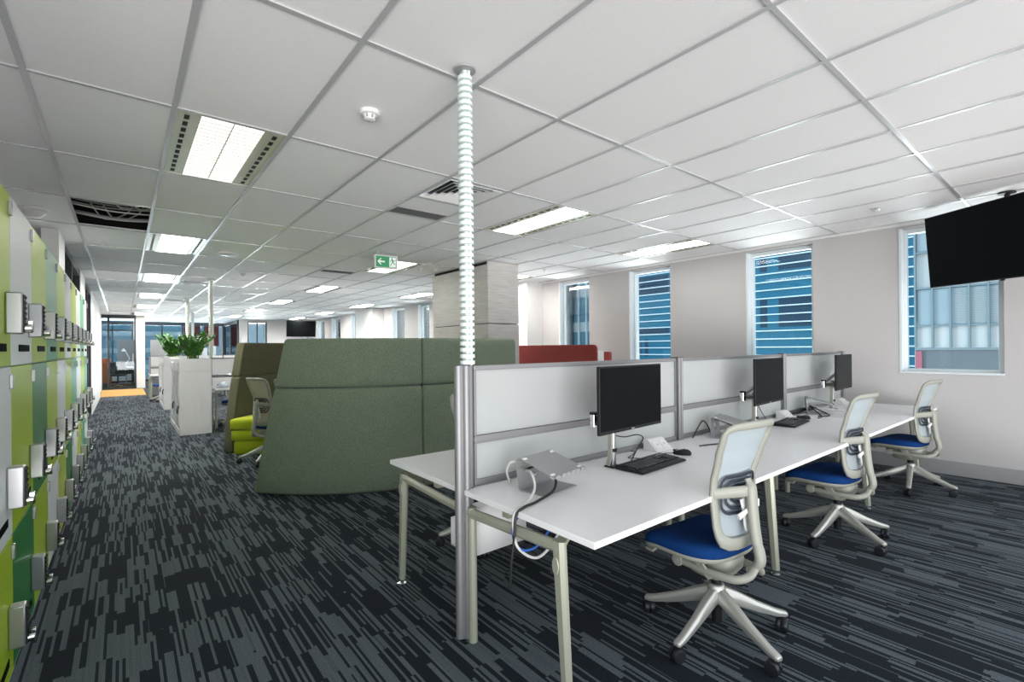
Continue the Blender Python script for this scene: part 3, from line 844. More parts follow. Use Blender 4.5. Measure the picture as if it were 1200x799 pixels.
# ------------------------------------------------------------------ laptop stands
def make_stand():
    t = thing('laptop_stand', 'x', 'laptop stand')
    W = .12; T = .0055
    def strip(poly): 
        m = MB(); n = len(poly)
        # sheet along x with section polyline in (y,z)
        nr = []
        for i, (y, z) in enumerate(poly):
            d = Vector((poly[min(i+1,n-1)][0]-poly[max(i-1,0)][0], poly[min(i+1,n-1)][1]-poly[max(i-1,0)][1])).normalized()
            nr.append(Vector((-d.y, d.x))*T/2)
        out = [Vector((y,z))+q for (y,z), q in zip(poly, nr)]; inn = [Vector((y,z))-q for (y,z), q in zip(poly, nr)]
        sec = out + inn[::-1]
        m.rings([[Vector((x, p.x, p.y)) for p in sec] for x in (-W, W)]); return m
    arc = lambda cy, cz, r, a0, a1, k=7: [(cy+r*math.cos(R(a0+(a1-a0)*i/k)), cz+r*math.sin(R(a0+(a1-a0)*i/k))) for i in range(k+1)]
    base = [(-.095,.003)] + [(.05,.003)] + arc(.05,.028,.025,-90,-15)
    strip(base).build('base', 'stand_silver', t)
    # spine with the round cable hole
    y0, z0, y1, z1 = base[-1][0], base[-1][1], .085, .128
    m = MB(); N = 32; L = math.hypot(y1-y0, z1-z0); d = Vector((0, y1-y0, z1-z0)).normalized(); nrm = Vector((0, -d.z, d.y))
    o0 = Vector((0, y0, z0)); rect = []; circ = []
    hw, hh = W, L/2
    for k in range(N):
        a = 2*PI*(k+.5)/N; c, s_ = math.cos(a), math.sin(a)
        q = min(hw/abs(c) if abs(c) > 1e-6 else 9, hh/abs(s_) if abs(s_) > 1e-6 else 9)
        rect.append((q*c, q*s_+hh)); circ.append((.034*c, .034*s_+hh))
    # snap the rectangle corners
    for cx_, cy_ in ((hw,0),(hw,L),(-hw,0),(-hw,L)):
        i = min(range(N), key=lambda i: (rect[i][0]-cx_)**2+(rect[i][1]-cy_)**2); rect[i] = (cx_, cy_)
    P = lambda p, o: o0 + Vector((p[0],0,0)) + d*p[1] + nrm*o
    A = [[m._v(P(p, o)) for p in pts] for pts, o in ((rect,-T/2),(circ,-T/2),(circ,T/2),(rect,T/2))]
    for r0, r1 in ((0,1),(1,2),(2,3),(3,0)):
        for k in range(N): j=(k+1)%N; m.bm.faces.new((A[r0][k],A[r0][j],A[r1][j],A[r1][k]))
    m.build('spine', 'stand_silver', t)
    top = [(y1,z1)] + arc(y1-.020,z1+.006,.020,10,100) + [(-.145,.095)]
    strip(top).build('top_plate', 'stand_silver', t)
    f = MB()
    for x in (-.10,-.055,-.02,.02,.055,.10):
        f.box(x-.014,-.150,.090,x+.014,-.143,.107)
    f.build('lip', 'stand_silver', t, bevel=.002)
    sl = math.atan2(.155-.095, .065+.145)
    for x, y in ((-.105,.045),(.105,.045),(-.105,-.12),(.105,-.12)):
        z = .095+(y+.145)*math.tan(sl)+.002
        f = MB(); f.box(-.013,-.006,0,.013,.006,.004, Matrix.Translation((x,y,z)) @ Matrix.Rotation(sl,4,'X')); f.build('rubber_pad', 'white_plastic', t)
    f = MB(); z = .095+(-.04+.145)*math.tan(sl)+.003
    f.lathe([(0,0),(.012,0),(.012,.001),(0,.001)], 20, Matrix.Translation((0,-.03,z)) @ Matrix.Rotation(sl,4,'X') @ Matrix.Diagonal((.7,1.3,1,1))); f.build('emblem', 'white_card', t)
    return t
ST = make_stand(); ST.location = (1.585,1.70,.72); ST.rotation_euler = (0,0,R(9)); tag(ST, 'silver bent aluminium laptop stand on the near end of the bench', group='laptop stands')
dup(ST, (3.49,1.775,.72), 14, 'silver laptop stand just behind the backrest of the nearest chair')
dup(ST, (5.33,1.80,.72), 24, 'silver laptop stand with coiled cables before the monitor nearest the windows')

# ------------------------------------------------------------------ keyboards, mice, wedges
def make_keyboard():
    t = thing('keyboard', 'x', 'keyboard')
    f = MB(); w, d = .228, .088
    o = [(-w,-d),(w,-d),(w,d),(-w,d)]
    zt = lambda y: .014+ (y+d)/(2*d)*.012
    f.rings([[Vector((x,y,0.002)) for x,y in o],[Vector((x*1.01,y*1.02,.008)) for x,y in o],[Vector((x*.99,y*.97,zt(y))) for x,y in o]]); f.build('case', 'black_plastic', t, bevel=.004)
    f = MB(); p = .0192
    rows = [(.066,[(-.205+i*p,.0165) for i in range(13)]), (.040,[(-.205+i*p,.0165) for i in range(15)]), (.0208,[(-.200+i*p,.0165) for i in range(14)]),
            (.0016,[(-.197+i*p,.0165) for i in range(14)]), (-.0176,[(-.190+i*p,.0165) for i in range(13)]), (-.0368,[(-.200,.022),(-.172,.018),(-.148,.018),(-.07,.125),(.012,.018),(.036,.018),(.060,.018)])]
    for y, ks in rows:
        for x, kw in ks:
            z = zt(y)-.001
            f.box(x-kw/2, y-.008, z, x+kw/2, y+.008, z+.006)
    for y in (.040,.0208,.0016,-.0176,-.0368):
        for i in range(4):
            x = .150+i*p; z = zt(y)-.001; f.box(x-.008,y-.008,z,x+.008,y+.008,z+.006)
    for i in range(3):
        for y in (.040,.0208,-.0368): x=.090+i*.017; z = zt(y)-.001; f.box(x-.0075,y-.008,z,x+.0075,y+.008,z+.006)
    f.build('keys', 'black_rubber', t)
    f = MB(); f.box(-.21,-.084,.0125,.21,-.06,.0145); f.build('palm_edge', 'screen_black', t)
    f = MB(); f.box(.14,.055,.022,.20,.062,.0275); f.build('indicator_strip', 'grey_plastic', t)
    return t
KB = make_keyboard(); KB.location = (2.345,1.63,.72); KB.rotation_euler = (0,0,R(3)); tag(KB, 'black keyboard in front of the nearest monitor', group='keyboards')
dup(KB, (4.475,1.70,.72), 6, 'black keyboard in front of the middle monitor')
def make_mouse():
    t = thing('mouse', 'x', 'mouse')
    f = MB(); rings = []
    for z, s in ((0.001,.92),(.008,1.0),(.018,.97),(.027,.82),(.033,.55),(.0355,.2)):
        rings.append([Vector((.031*s*math.cos(a)*(1 if abs(math.sin(a))<2 else 1), .056*s*math.sin(a)-.004*(1-s)*4, z - (.006 if math.sin(a) > 0 else 0)*(abs(math.sin(a)))*(z/.036))) for a in [2*PI*k/28 for k in range(28)]])
    f.rings(rings); f.build('shell', 'black_plastic', t)
    f = MB(); f.cyl((-.004,.03,.027),(.004,.03,.027),.008,None,14); f.build('scroll_wheel', 'grey_plastic', t)
    f = MB(); f.box(-.0008,.02,.020,.0008,.054,.0305); f.build('button_split', 'screen_black', t)
    f = MB(); f.tube([(0,.054,.008),(-.01,.09,.005),(-.06,.13,.004),(-.10,.12,.004),(-.15,.17,.004),(-.26,.20,.004)], .002, 6, 6); f.build('cord', 'cable_black', t)
    return t
MS = make_mouse(); MS.location = (2.715,1.665,.72); MS.rotation_euler = (0,0,R(28)); tag(MS, 'black wired mouse right of the nearest keyboard', group='mice')
dup(MS, (4.845,1.735,.72), 22, 'black wired mouse right of the keyboard at the middle place')
def make_wedge():
    t = thing('power_box', 'x', 'power outlet box')
    f = MB(); f.rings([[Vector((x,y,z)) for y,z in ((-.055,0),(.055,0),(.055,.07),(.02,.07))] for x in (-.085,.085)]); f.build('housing', 'white_plastic', t, bevel=.003)
    f = MB(); mt = Matrix.Translation((0,-.019,.036)) @ Matrix.Rotation(R(43),4,'X')
    f.box(-.07,-.030,-.001,-.005,.030,.003,mt); f.box(.005,-.030,-.001,.07,.030,.003,mt); f.build('outlet_plate', 'white_card', t, bevel=.002)
    f = MB()
    for cx_ in (-.037,.037):
        for dx in (-.008,.008): f.box(cx_+dx-.0018,-.008,.0025,cx_+dx+.0018,.008,.0036,mt)
    f.build('socket_slot', 'grey_plastic', t)
    return t
WD = make_wedge(); WD.location = (2.74,1.855,.72); tag(WD, 'white wedge shaped power box right of the nearest monitor pole', group='white power boxes')
dup(WD, (4.78,1.86,.72), 0, 'white wedge shaped power box right of the middle monitor pole')
dup(WD, (6.33,1.86,.72), 0, 'white wedge shaped power box right of the monitor nearest the windows')

def cable(lab, pts, mat, r=.0035, group=None, name='cable'):
    f = MB(); f.tube(pts, r, 7, 8); o = f.build(name, mat); tag(o, lab, 'cable', group); return o
D = .7245
cable('black cable looping over the desk behind the nearest keyboard', [(2.17,1.765,.98),(2.20,1.80,.90),(2.32,1.81,.86),(2.44,1.80,.86),(2.50,1.80,.83),(2.42,1.79,.77),(2.30,1.745,D),(2.20,1.70,D),(2.19,1.67,D),(2.27,1.675,D+.003)], 'cable_black')
cable('thin black cable running from the nearest keyboard to the screen rail', [(2.40,1.725,D+.006),(2.42,1.76,D),(2.38,1.82,D),(2.46,1.85,D),(2.55,1.90,D),(2.54,1.925,D)], 'cable_black', .0025)
cable('black cable with plugs lying coiled before the second laptop stand', [(3.02,1.72,D),(3.10,1.70,D),(3.22,1.66,D),(3.36,1.64,D),(3.50,1.655,D),(3.60,1.64,D+.02),(3.53,1.73,.80),(3.45,1.84,.85)], 'cable_black', .005)
cable('black cable arching up behind the second laptop stand', [(3.24,1.90,D),(3.27,1.88,.79),(3.33,1.87,.845),(3.40,1.87,.80),(3.44,1.86,D)], 'cable_black', .005)
cable('black lead looping under the middle monitor', [(4.00,1.79,.97),(4.10,1.80,.88),(4.22,1.80,.78),(4.30,1.79,D),(4.44,1.83,D),(4.50,1.86,D)], 'cable_black', .003)
cable('black cable coiled beneath the third laptop stand', [(4.98,1.66,D),(5.10,1.67,D),(5.16,1.76,.78),(5.24,1.82,.80),(5.34,1.76,.75),(5.30,1.68,D),(5.18,1.64,D),(5.10,1.70,D)], 'cable_black', .006)
cable('white cable lying along the desk under the monitor nearest the windows', [(5.35,1.86,.80),(5.50,1.80,.76),(5.72,1.68,D),(5.95,1.68,D),(6.15,1.72,D),(6.30,1.76,D)], 'cable_white', .007)
cable('thick grey cable lying along the screen base behind the third laptop stand', [(4.97,1.90,D+.01),(5.15,1.89,D+.015),(5.35,1.905,D+.02),(5.55,1.90,D+.01)], 'cable_black', .014)
cable('white cable arching behind the near laptop stand', [(1.50,1.87,D),(1.47,1.86,.79),(1.48,1.83,.84),(1.53,1.80,.82),(1.55,1.77,.78)], 'cable_white', .006)
cable('black cable hanging from the near laptop stand over the desk end', [(1.53,1.80,.79),(1.52,1.70,.835),(1.57,1.63,.80),(1.52,1.58,.75),(1.40,1.56,.728),(1.30,1.535,.728),(1.256,1.53,.705),(1.246,1.535,.60),(1.238,1.545,.50),(1.245,1.56,.40)], 'cable_black', .006)
cable('white cable hanging over the near desk end from the laptop stand', [(1.52,1.78,.80),(1.47,1.68,.82),(1.44,1.62,.77),(1.36,1.575,.732),(1.262,1.545,.714),(1.250,1.54,.64),(1.262,1.52,.57),(1.33,1.48,.53),(1.42,1.46,.60),(1.46,1.46,.69)], 'cable_white', .006)
cable('blue cable looping below the near desk end', [(1.30,1.56,.690),(1.256,1.552,.66),(1.252,1.54,.60),(1.275,1.51,.565),(1.33,1.48,.58),(1.40,1.46,.66)], 'cable_blue', .005)

# ------------------------------------------------------------------ task chairs
def interp(tab, z):
    if z <= tab[0][0]: return tab[0][1]
    for (a, va), (b, vb) in zip(tab, tab[1:]):
        if z <= b:
            q = (z-a)/(b-a); q = q*q*(3-2*q)*.5+q*.5
            return va+(vb-va)*q
    return tab[-1][1]
BACK_Y = [(.46,-.140),(.52,-.128),(.60,-.120),(.74,-.108),(.80,-.115),(.90,-.152),(1.0,-.190),(1.06,-.222)]
BACK_W = [(.46,.120),(.50,.140),(.56,.152),(.65,.154),(.75,.155),(.85,.164),(.95,.176),(1.06,.180)]
def back_pt(x, z, dy=0):
    return Vector((x, interp(BACK_Y, z)+dy+.040*(x/.18)**2-.012, z))
def make_chair(meshmat='chair_mesh'):
    t = thing('office_chair', 'x', 'office chair')
    # star base
    f = MB(); f.lathe([(0,.150),(.030,.150),(.040,.165),(.043,.225),(.034,.245),(0,.245)], 24)
    for k in range(5):
        a = R(90+72*k); d = Vector((math.cos(a), math.sin(a), 0)); p = Vector((-d.y, d.x, 0))
        rings = []
        for r, hw, z0, z1 in ((.020,.030,.165,.236),(.10,.027,.135,.202),(.20,.022,.100,.150),(.30,.021,.073,.108),(.342,.020,.070,.096),(.353,.015,.072,.090)):
            c = d*r; zm = z0+(z1-z0)*.62
            rings.append([c+p*hw*.8+Vector((0,0,z0)), c+p*hw+Vector((0,0,zm)), c+p*hw*.55+Vector((0,0,z1)), c-p*hw*.55+Vector((0,0,z1)), c-p*hw+Vector((0,0,zm)), c-p*hw*.8+Vector((0,0,z0))])
        f.rings(rings)
    base = f.build('star_base', 'chair_silver', t, bevel=.005, seg=3, angle=55)
    for k in range(5):
        a = R(90+72*k); c = Vector((.330*math.cos(a), .330*math.sin(a), 0)); sw = random.Random(k).uniform(0, 2*PI)
        m_ = Matrix.Translation(c) @ Matrix.Rotation(sw,4,'Z')
        f = MB(); f.cyl(m_ @ Vector((0,0,.05)), m_ @ Vector((0,0,.082)), .010)
        for s in (-1, 1):
            f.rings([[m_ @ Vector((s*x, .010+r*math.cos(q), .032+r*math.sin(q))) for q in [2*PI*i/24 for i in range(24)]] for x, r in ((.004,.020),(.005,.030),(.012,.032),(.021,.031),(.026,.027),(.027,.018))])
        f.box(-.006,-.014,.03,.006,.022,.062,m_)
        f.build('castor', 'black_rubber', base)
    f = MB(); f.cyl((0,0,.06),(0,0,.30),.024); f.build('gas_lift', 'black_plastic', t)
    # mechanism
    f = MB()
    f.rings([[Vector((.0+a*math.copysign(abs(math.cos(q))**.6, math.cos(q)), .035+b*math.copysign(abs(math.sin(q))**.6, math.sin(q)), z)) for q in [2*PI*i/28 for i in range(28)]] for a, b, z in ((.03,.05,.275),(.060,.085,.282),(.082,.120,.312),(.092,.150,.352),(.094,.155,.392),(.09,.15,.405))])
    mech = f.build('tilt_mechanism', 'chair_frame', t, angle=60)
    for s in (-1, 1):
        f = MB(); f.cyl((s*.095,.125,.345),(s*.138,.125,.345),.030,None,24); f.build('pivot', 'chair_frame', mech, bevel=.005)
        f = MB(); f.cyl((s*.137,.125,.345),(s*.1405,.125,.345),.014,None,18); f.build('pivot_cap', 'grey_plastic', mech)
        f = MB(); f.sweep([(s*.08,.20,.385),(s*.18,.215,.392),(s*.225,.22,.384)], (0,0,1), [.024,.034,.055], [.016,.014,.012]); f.build('lever', 'chair_frame', t)
    for s in (-1, 1):
        f = MB(); f.sweep([(s*.125,.03,.405),(s*.128,-.01,.36),(s*.118,-.05,.315)], (1,0,0), [.05,.04,.03], .012); f.build('side_strut', 'chair_frame', t)
    # seat
    N = 56
    def outline(s, z, drop=1.0, oy=.088):
        pts = []
        for k in range(N):
            a = 2*PI*k/N; c, si = math.cos(a), math.sin(a)
            x = .250*s*math.copysign(abs(c)**.50, c); y = .205*s*math.copysign(abs(si)**.52, si)
            x *= 1-.16*max(0, -y/.205)**2
            dz = -.042*max(0, (y-.04)/.17)**2*drop + .014*(abs(x)/.25)**2
            pts.append(Vector((x, y+oy, z+dz)))
        return pts
    f = MB(); f.rings([outline(.93,.415),outline(.985,.421),outline(1.0,.438),outline(.985,.458),outline(.93,.472),outline(.75,.480),outline(.4,.478),outline(.1,.476)])
    f.build('seat_cushion', 'blue_fabric', t, angle=60)
    f = MB(); f.rings([outline(.45,.382),outline(.80,.388),outline(.97,.404),outline(1.0,.416),outline(.996,.424),outline(.93,.424)])
    f.build('seat_shell', 'chair_frame', t, angle=60)
    # back frame: one ring, wide and flat towards the bottom
    half = [(0,.494),(.05,.494),(.095,.498),(.125,.512),(.143,.540),(.150,.58),(.152,.64),(.153,.72),(.154,.80),(.160,.86),(.168,.92),(.175,.98),(.176,1.010),(.168,1.030),(.145,1.041),(.09,1.046),(0,1.048)]
    full = half + [(-x, z) for x, z in half[-2:0:-1]]
    pts = [back_pt(x, z) for x, z in full]
    wd = [.060 if z < .53 else (.050 if z < .76 else (.042 if z < 1.0 else .034)) for x, z in full]
    f = MB(); f.sweep(pts, (0,1,.12), wd, .020, closed=True, rnd=.3); f.build('back_frame', 'chair_frame', t, angle=60)
    def mesh_fn(u, v):
        z = .50+v*.535; w = interp(BACK_W, z)-.006
        if z > 1.0: w -= (z-1.0)*.4
        return back_pt((u*2-1)*w, z, .006)
    f = MB(); f.grid(mesh_fn, 14, 26); f.build('back_mesh', meshmat, t, thick=.002)
    # lumbar pad: nested dark slats standing just behind the mesh
    for k in range(3):
        f = MB(); w_ = .128-k*.026; zb, zt = .635+k*.022, .800-k*.022
        path = [(-w_,.715),(-w_,zb+.03),(-w_+.022,zb+.004),(-w_+.06,zb),(0,zb),(w_-.06,zb),(w_-.022,zb+.004),(w_,zb+.03),(w_,.715)]
        f.sweep(spline([back_pt(x, z, -.012) for x, z in path], 3), (0,1,0), .0135, .007)
        path = [(x, 1.435-z) for x, z in path]
        f.sweep(spline([back_pt(x, z, -.012) for x, z in path], 3), (0,1,0), .0135, .007)
        f.build('lumbar_slat', 'dark_pad', t, angle=60)
    # bowed cross bar, spine and forked support arm
    f = MB(); f.sweep(spline([back_pt(-.160,.728,-.006), back_pt(-.10,.732,-.020), Vector((0,-.178,.738)), back_pt(.10,.732,-.020), back_pt(.160,.728,-.006)], 5), (0,1,0), .052, .022)
    cb_ = f.build('cross_bar', 'chair_frame', t, angle=60)
    f = MB(); f.sweep(spline([(0,-.165,.790),(0,-.180,.745),(0,-.186,.66),(0,-.195,.57),(0,-.205,.505)], 4), (0,1,0), [.040]*3+[.058]*14, [.016]*3+[.040]*14); f.build('spine', 'chair_frame', t, angle=60)
    f = MB(); f.sweep(spline([(0,-.197,.525),(0,-.215,.475),(0,-.218,.42),(0,-.175,.368)], 4), (0,1,0), [.050]*4+[.056]*9, .040)
    for s in (-1, 1):
        f.sweep(spline([(s*.012,-.205,.400),(s*.050,-.195,.362),(s*.095,-.150,.344),(s*.118,-.05,.343),(s*.122,.07,.344),(s*.122,.125,.345)], 5), (1,0,0), .036, .026)
    f.build('support_arm', 'chair_frame', t, angle=60)
    f = MB(); f.sweep([(-.075,-.165,.625),(-.02,-.172,.648),(.02,-.172,.668)], (0,1,0), [.030,.022,.024], .016)
    f.sweep([(-.02,-.150,.70),(.0,-.155,.64),(.012,-.160,.585),(.016,-.160,.555)], (0,1,0), [.04,.05,.075,.06], .012)
    f.build('lumbar_adjuster', 'white_plastic', t, bevel=.003)
    f = MB(); f.box(.160,-.112,.612,.190,-.090,.650); f.build('back_lock', 'white_plastic', t, bevel=.004)
    return t
CH = make_chair()
def chair(loc, rz, label, first=False, star=0):
    c = CH if first else dup(CH, (0,0,0))
    c.location = loc; c.rotation_euler = (0,0,R(rz)); c['label'] = label; c['group'] = 'blue seated task chairs'
    for o in c.children:
        if o.name.startswith('star_base'): o.rotation_euler = (0,0,R(star-rz))
    return c
chair((2.24,1.195,0), -6, 'nearest blue seated mesh back office chair, pulled up at the near place of the bench', True, 18)
chair((4.03,1.225,0), -5, 'middle of the three blue seated office chairs along the near side of the bench', False, 11)
chair((5.93,1.185,0), -8, 'blue seated office chair nearest the window wall and skirting', False, 27)
chair((2.06,2.86,0), 182, 'office chair on the far side of the bench, half hidden by the aluminium post')
ch = chair((1.43,6.60,0), -66, 'office chair with pale beige back in the pod mouth before the lime seat')
for o_ in ch.children:
    if o_.name.startswith('back_mesh'):
        o_.material_slots[0].link = 'OBJECT'; o_.material_slots[0].material = M['chair_mesh_beige']
chair((1.62,6.06,0), -60, 'office chair inside the pod, only its back frame showing past the near felt panel')
chair((1.72,10.15,0), 30, 'office chair under the desk behind the near white planter cabinet')
chair((.92,16.45,0), 10, 'far office chair at the desk end left of the farther planter cabinet')

# ------------------------------------------------------------------ felt pod
PC = Vector((2.65,6.30)); PR = 2.0
def pod_screen(label, felt, th, segs, z_rows, slant, loc):
    """segs: list of (a0,a1) in degrees; slant(z) adds degrees to the first edge"""
    t = thing('pod_screen', label, 'pod screen', (*loc, 0))
    ox, oy = PC.x-loc[0], PC.y-loc[1]
    def panel(a0f, a1f, z0, z1, r0, r1, name, mat, bul=0.0):
        f = MB(); NU, NV = 22, 6; e = .022
        out, inn = [], []
        def ring(r, z, ins, bulge):
            A0, A1 = a0f(z)+math.copysign(ins, a1f(z)-a0f(z)), a1f(z)-math.copysign(ins, a1f(z)-a0f(z))
            return [Vector((ox+r*math.cos(R(A0+(A1-A0)*i/NU)), oy+r*math.sin(R(A0+(A1-A0)*i/NU)), z)) for i in range(NU+1)]
        ei = math.degrees(e/PR)*.6
        zs = [z0+e*.5, z0+e*1.2] + [z0+(z1-z0)*k/NV for k in range(1, NV)] + [z1-e*1.2, z1-e*.5]
        sec = []
        # closed section at each height: outer face, end, inner face, end
        for i_, z in enumerate([z0]+zs+[z1]):
            last = i_ in (0, len(zs)+1)
            ins = ei if last else (ei*.3 if i_ in (1, len(zs)) else 0)
            ro, ri = (r1-e, r0+e*.4) if last else ((r1-e*.3, r0+e*.1) if i_ in (1, len(zs)) else (r1, r0))
            O = ring(ro, z, ins+ei, 0); Oe = ring(ro-e*.8, z, ins, 0); I = ring(ri, z, ins+ei, 0); Ie = ring(ri+e*.4, z, ins, 0)
            sec.append([Oe[0]] + O + [Oe[-1], Ie[-1]] + I[::-1] + [Ie[0]])
        f.rings(sec); return f.build(name, mat, t, angle=50)
    for si, (a0, a1) in enumerate(segs):
        for zi, (z0, z1) in enumerate(z_rows):
            a0f = (lambda z, a0=a0: a0+slant(z)) if si == 0 else (lambda z, a0=a0: a0)
            panel(a0f, lambda z, a1=a1: a1, z0, z1, PR-th, PR, 'felt_panel', felt)
    f = MB(); NU = 40; a0, a1 = segs[0][0]+ (slant(1.5)+math.copysign(2.0, segs[0][1]-segs[0][0])), segs[-1][1]-math.copysign(1.5, segs[0][1]-segs[0][0])
    rr = []
    for z in (.0, 1.47):
        A = [R(a0+(a1-a0)*i/NU) for i in range(NU+1)]
        rr.append([Vector((ox+(PR-.03)*math.cos(a), oy+(PR-.03)*math.sin(a), z)) for a in A] + [Vector((ox+(PR-th+.02)*math.cos(a), oy+(PR-th+.02)*math.sin(a), z)) for a in A[::-1]])
    f.rings(rr); f.build('core', 'dark_frame', t)
    return t
pod_screen('large curved green felt pod screen, nearest, in two rows of panels', 'green_felt', .10,
           [(213.3,261.2),(261.3,309)], [(.012,1.028),(1.033,1.505)], lambda z: 10.0*max(0, min(1, (z-.05)/1.45)), (2.65,4.35))
pod_screen('farther curved olive felt pod screen facing the camera behind the lime seat', 'olive_felt', .125,
           [(143.4,98.0),(97.9,58)], [(.012,1.028),(1.033,1.505)], lambda z: -9.0*max(0, min(1, (z-.05)/1.45))**1.3, (2.65,8.25))
t = thing('curved_bench', 'lime green curved pod bench seat in front of the olive felt screen', 'seat', (2.65, 7.85, 0))
def arc_block(m, r0, r1, z0, z1, a0, a1, e=.018, n=26):
    ox, oy = PC.x-2.65, PC.y-7.85; S = []
    for z, i in ((z0, e*.6), (z0+e*.6, 0), (z1-e, 0), (z1-e*.3, e*.35), (z1, e)):
        di = math.degrees(i/1.6)
        A = [R(a0-di+(a1+di-a0+di)*k/n) for k in range(n+1)]
        S.append([Vector((ox+(r1-i)*math.cos(a), oy+(r1-i)*math.sin(a), z)) for a in A]+[Vector((ox+(r0+i)*math.cos(a), oy+(r0+i)*math.sin(a), z)) for a in A[::-1]])
    m.rings(S)
f = MB(); arc_block(f, 1.28, 1.87, .335, .475, 145.5, 62); f.build('seat_cushion', 'lime_fabric', t, angle=60)
f = MB(); arc_block(f, 1.30, 1.86, .185, .330, 145.2, 62); f.build('seat_band', 'lime_fabric', t, angle=60)
f = MB(); arc_block(f, 1.34, 1.84, .0, .182, 144.5, 62); f.build('seat_base', 'lime_fabric', t, angle=60)

# ------------------------------------------------------------------ planter cabinets and plants
def make_cabinet():
    """front end at local y=0, runs towards +y; aisle side is x=0"""
    t = thing('storage_cabinet', 'x', 'cabinet')
    W, L, H = .455, 1.90, 1.055; T = .022
    f = MB()
    f.box(0,0,0,W,T,H); f.box(0,L-T,0,W,L,H); f.box(W-T,T,0,W,L-T,H); f.box(0,T,H-T,W-T,L-T,H); f.box(.03,T,.085,W-T,L-T,.10); f.box(0,T,0,.02,L-T,.085)
    f.box(0,L/2-T/2,.1,W-T,L/2+T/2,H-T)
    f.build('carcass', 'cabinet_white', t, bevel=.0015)
    f = MB(); z0, z1 = H+.003, 1.262
    f.box(0,0,z0,W,.02,z1); f.box(0,L-.02,z0,W,L,z1); f.box(0,.02,z0,.02,L-.02,z1); f.box(W-.02,.02,z0,W,L-.02,z1); f.box(.02,.02,z0,W-.02,L-.02,z0+.02)
    f.build('planter_box', 'cabinet_white', t, bevel=.0015)
    f = MB(); f.box(.02,.02,1.19,W-.02,L-.02,1.215); f.build('soil', 'soil', t)
    for k in range(2):
        y0 = T+.012+k*(L/2-.012); y1 = y0+L/2-T-.035
        f = MB(); f.box(.014,y0,.10,.032,y1,H-T-.004)
        d = f.build('tambour_door', 'cabinet_white', t)
        f = MB()
        yy = y0+.06
        f.box(-.006,yy,.16,.014,yy+.022,.92); f.box(-.004,yy+.16,.16,.014,yy+.182,.92); f.box(-.006,yy-.03,.93,.014,yy+.19,1.0)
        f.build('handle_rail', 'white_plastic', d, bevel=.002)
        f = MB(); f.cyl((-.012,yy+.011,.47),(.0,yy+.011,.47),.022,None,18); f.box(-.030,yy-.008,.36,-.012,yy+.03,.45); f.tube([(-.02,yy,.45),(-.02,yy,.478),(-.02,yy+.02,.478),(-.02,yy+.02,.45)], .004); f.build('lock', 'black_plastic', d)
        f = MB()
        for q in (.05, .30): f.box(-.008,y0+q,1.085,-.0005,y0+q+.16,1.20)
        f.build('label_holder', 'white_plastic', t, bevel=.002)
    return t
CB = make_cabinet(); CB.location = (.715,9.56,0); tag(CB, 'nearer white storage cabinet with a planter box on top beside the aisle', group='white planter cabinets')
dup(CB, (.755,14.05,0), 0, 'farther white storage cabinet with a planter box, partly behind the nearer one')
def make_plant(seed, lab, loc, sc, n=26):
    rr = random.Random(seed); t = thing('potted_plant', lab, 'plant', loc, 0, 'plants in the planter boxes')
    fs, fl = MB(), MB()
    for k in range(n):
        a = rr.uniform(0, 2*PI); lean = rr.uniform(.08,.62); Ln = rr.uniform(.42,.62)*sc
        b = Vector((rr.uniform(-.11,.11)*sc, rr.uniform(-.16,.16)*sc, 0)); d = Vector((math.cos(a), math.sin(a), 0))
        P = lambda q: b + d*(lean*Ln*(.35*q+.85*q*q)) + Vector((0,0,Ln*(q-.12*lean*q*q*2)))
        fs.tube([P(q/6) for q in range(7)], [.009*sc*(1-.7*q/6) for q in range(7)], 6)
        side = Vector((-d.y, d.x, 0))
        for j in range(10):
            q = .26+j*.073
            for s in (-1, 1):
                c = P(q); out = (side*s*rr.uniform(.8,1.1) + d*rr.uniform(-.25,.45) + Vector((0,0,rr.uniform(.35,.8)))).normalized()
                ll = rr.uniform(.095,.135)*sc*(1-.35*abs(q-.55)); wv = out.cross(Vector((0,0,1)).lerp(d, .3)).normalized()*ll*.26
                up = out.cross(wv).normalized()*ll*.06
                tip = c+out*ll; m1 = c+out*ll*.35; m2 = c+out*ll*.7
                vs = [fl._v(p) for p in (c, m1+wv+up, m2+wv*.8+up, tip, m2-wv*.8+up, m1-wv+up, m1, m2)]
                for q4 in ((0,1,6),(0,6,5),(1,2,7,6),(6,7,4,5),(2,3,7),(7,3,4)): fl.bm.faces.new([vs[i] for i in q4])
        c = P(1.0)
        vs = [fl._v(p) for p in (c-side*.012*sc, c+side*.012*sc, c+Vector((0,0,.07*sc))+d*.02)]; fl.bm.faces.new(vs)
    fl.build('foliage', 'leaf', t, thick=.0015); fs.build('stems', 'leaf_stem', t)
    return t
make_plant(4, 'leafy green plant growing in the nearer white planter box', (.95,9.98,1.20), .92, 26)
make_plant(9, 'leafy green plant in the farther planter box, left of the nearer plant', (.99,14.6,1.20), 1.05, 26)

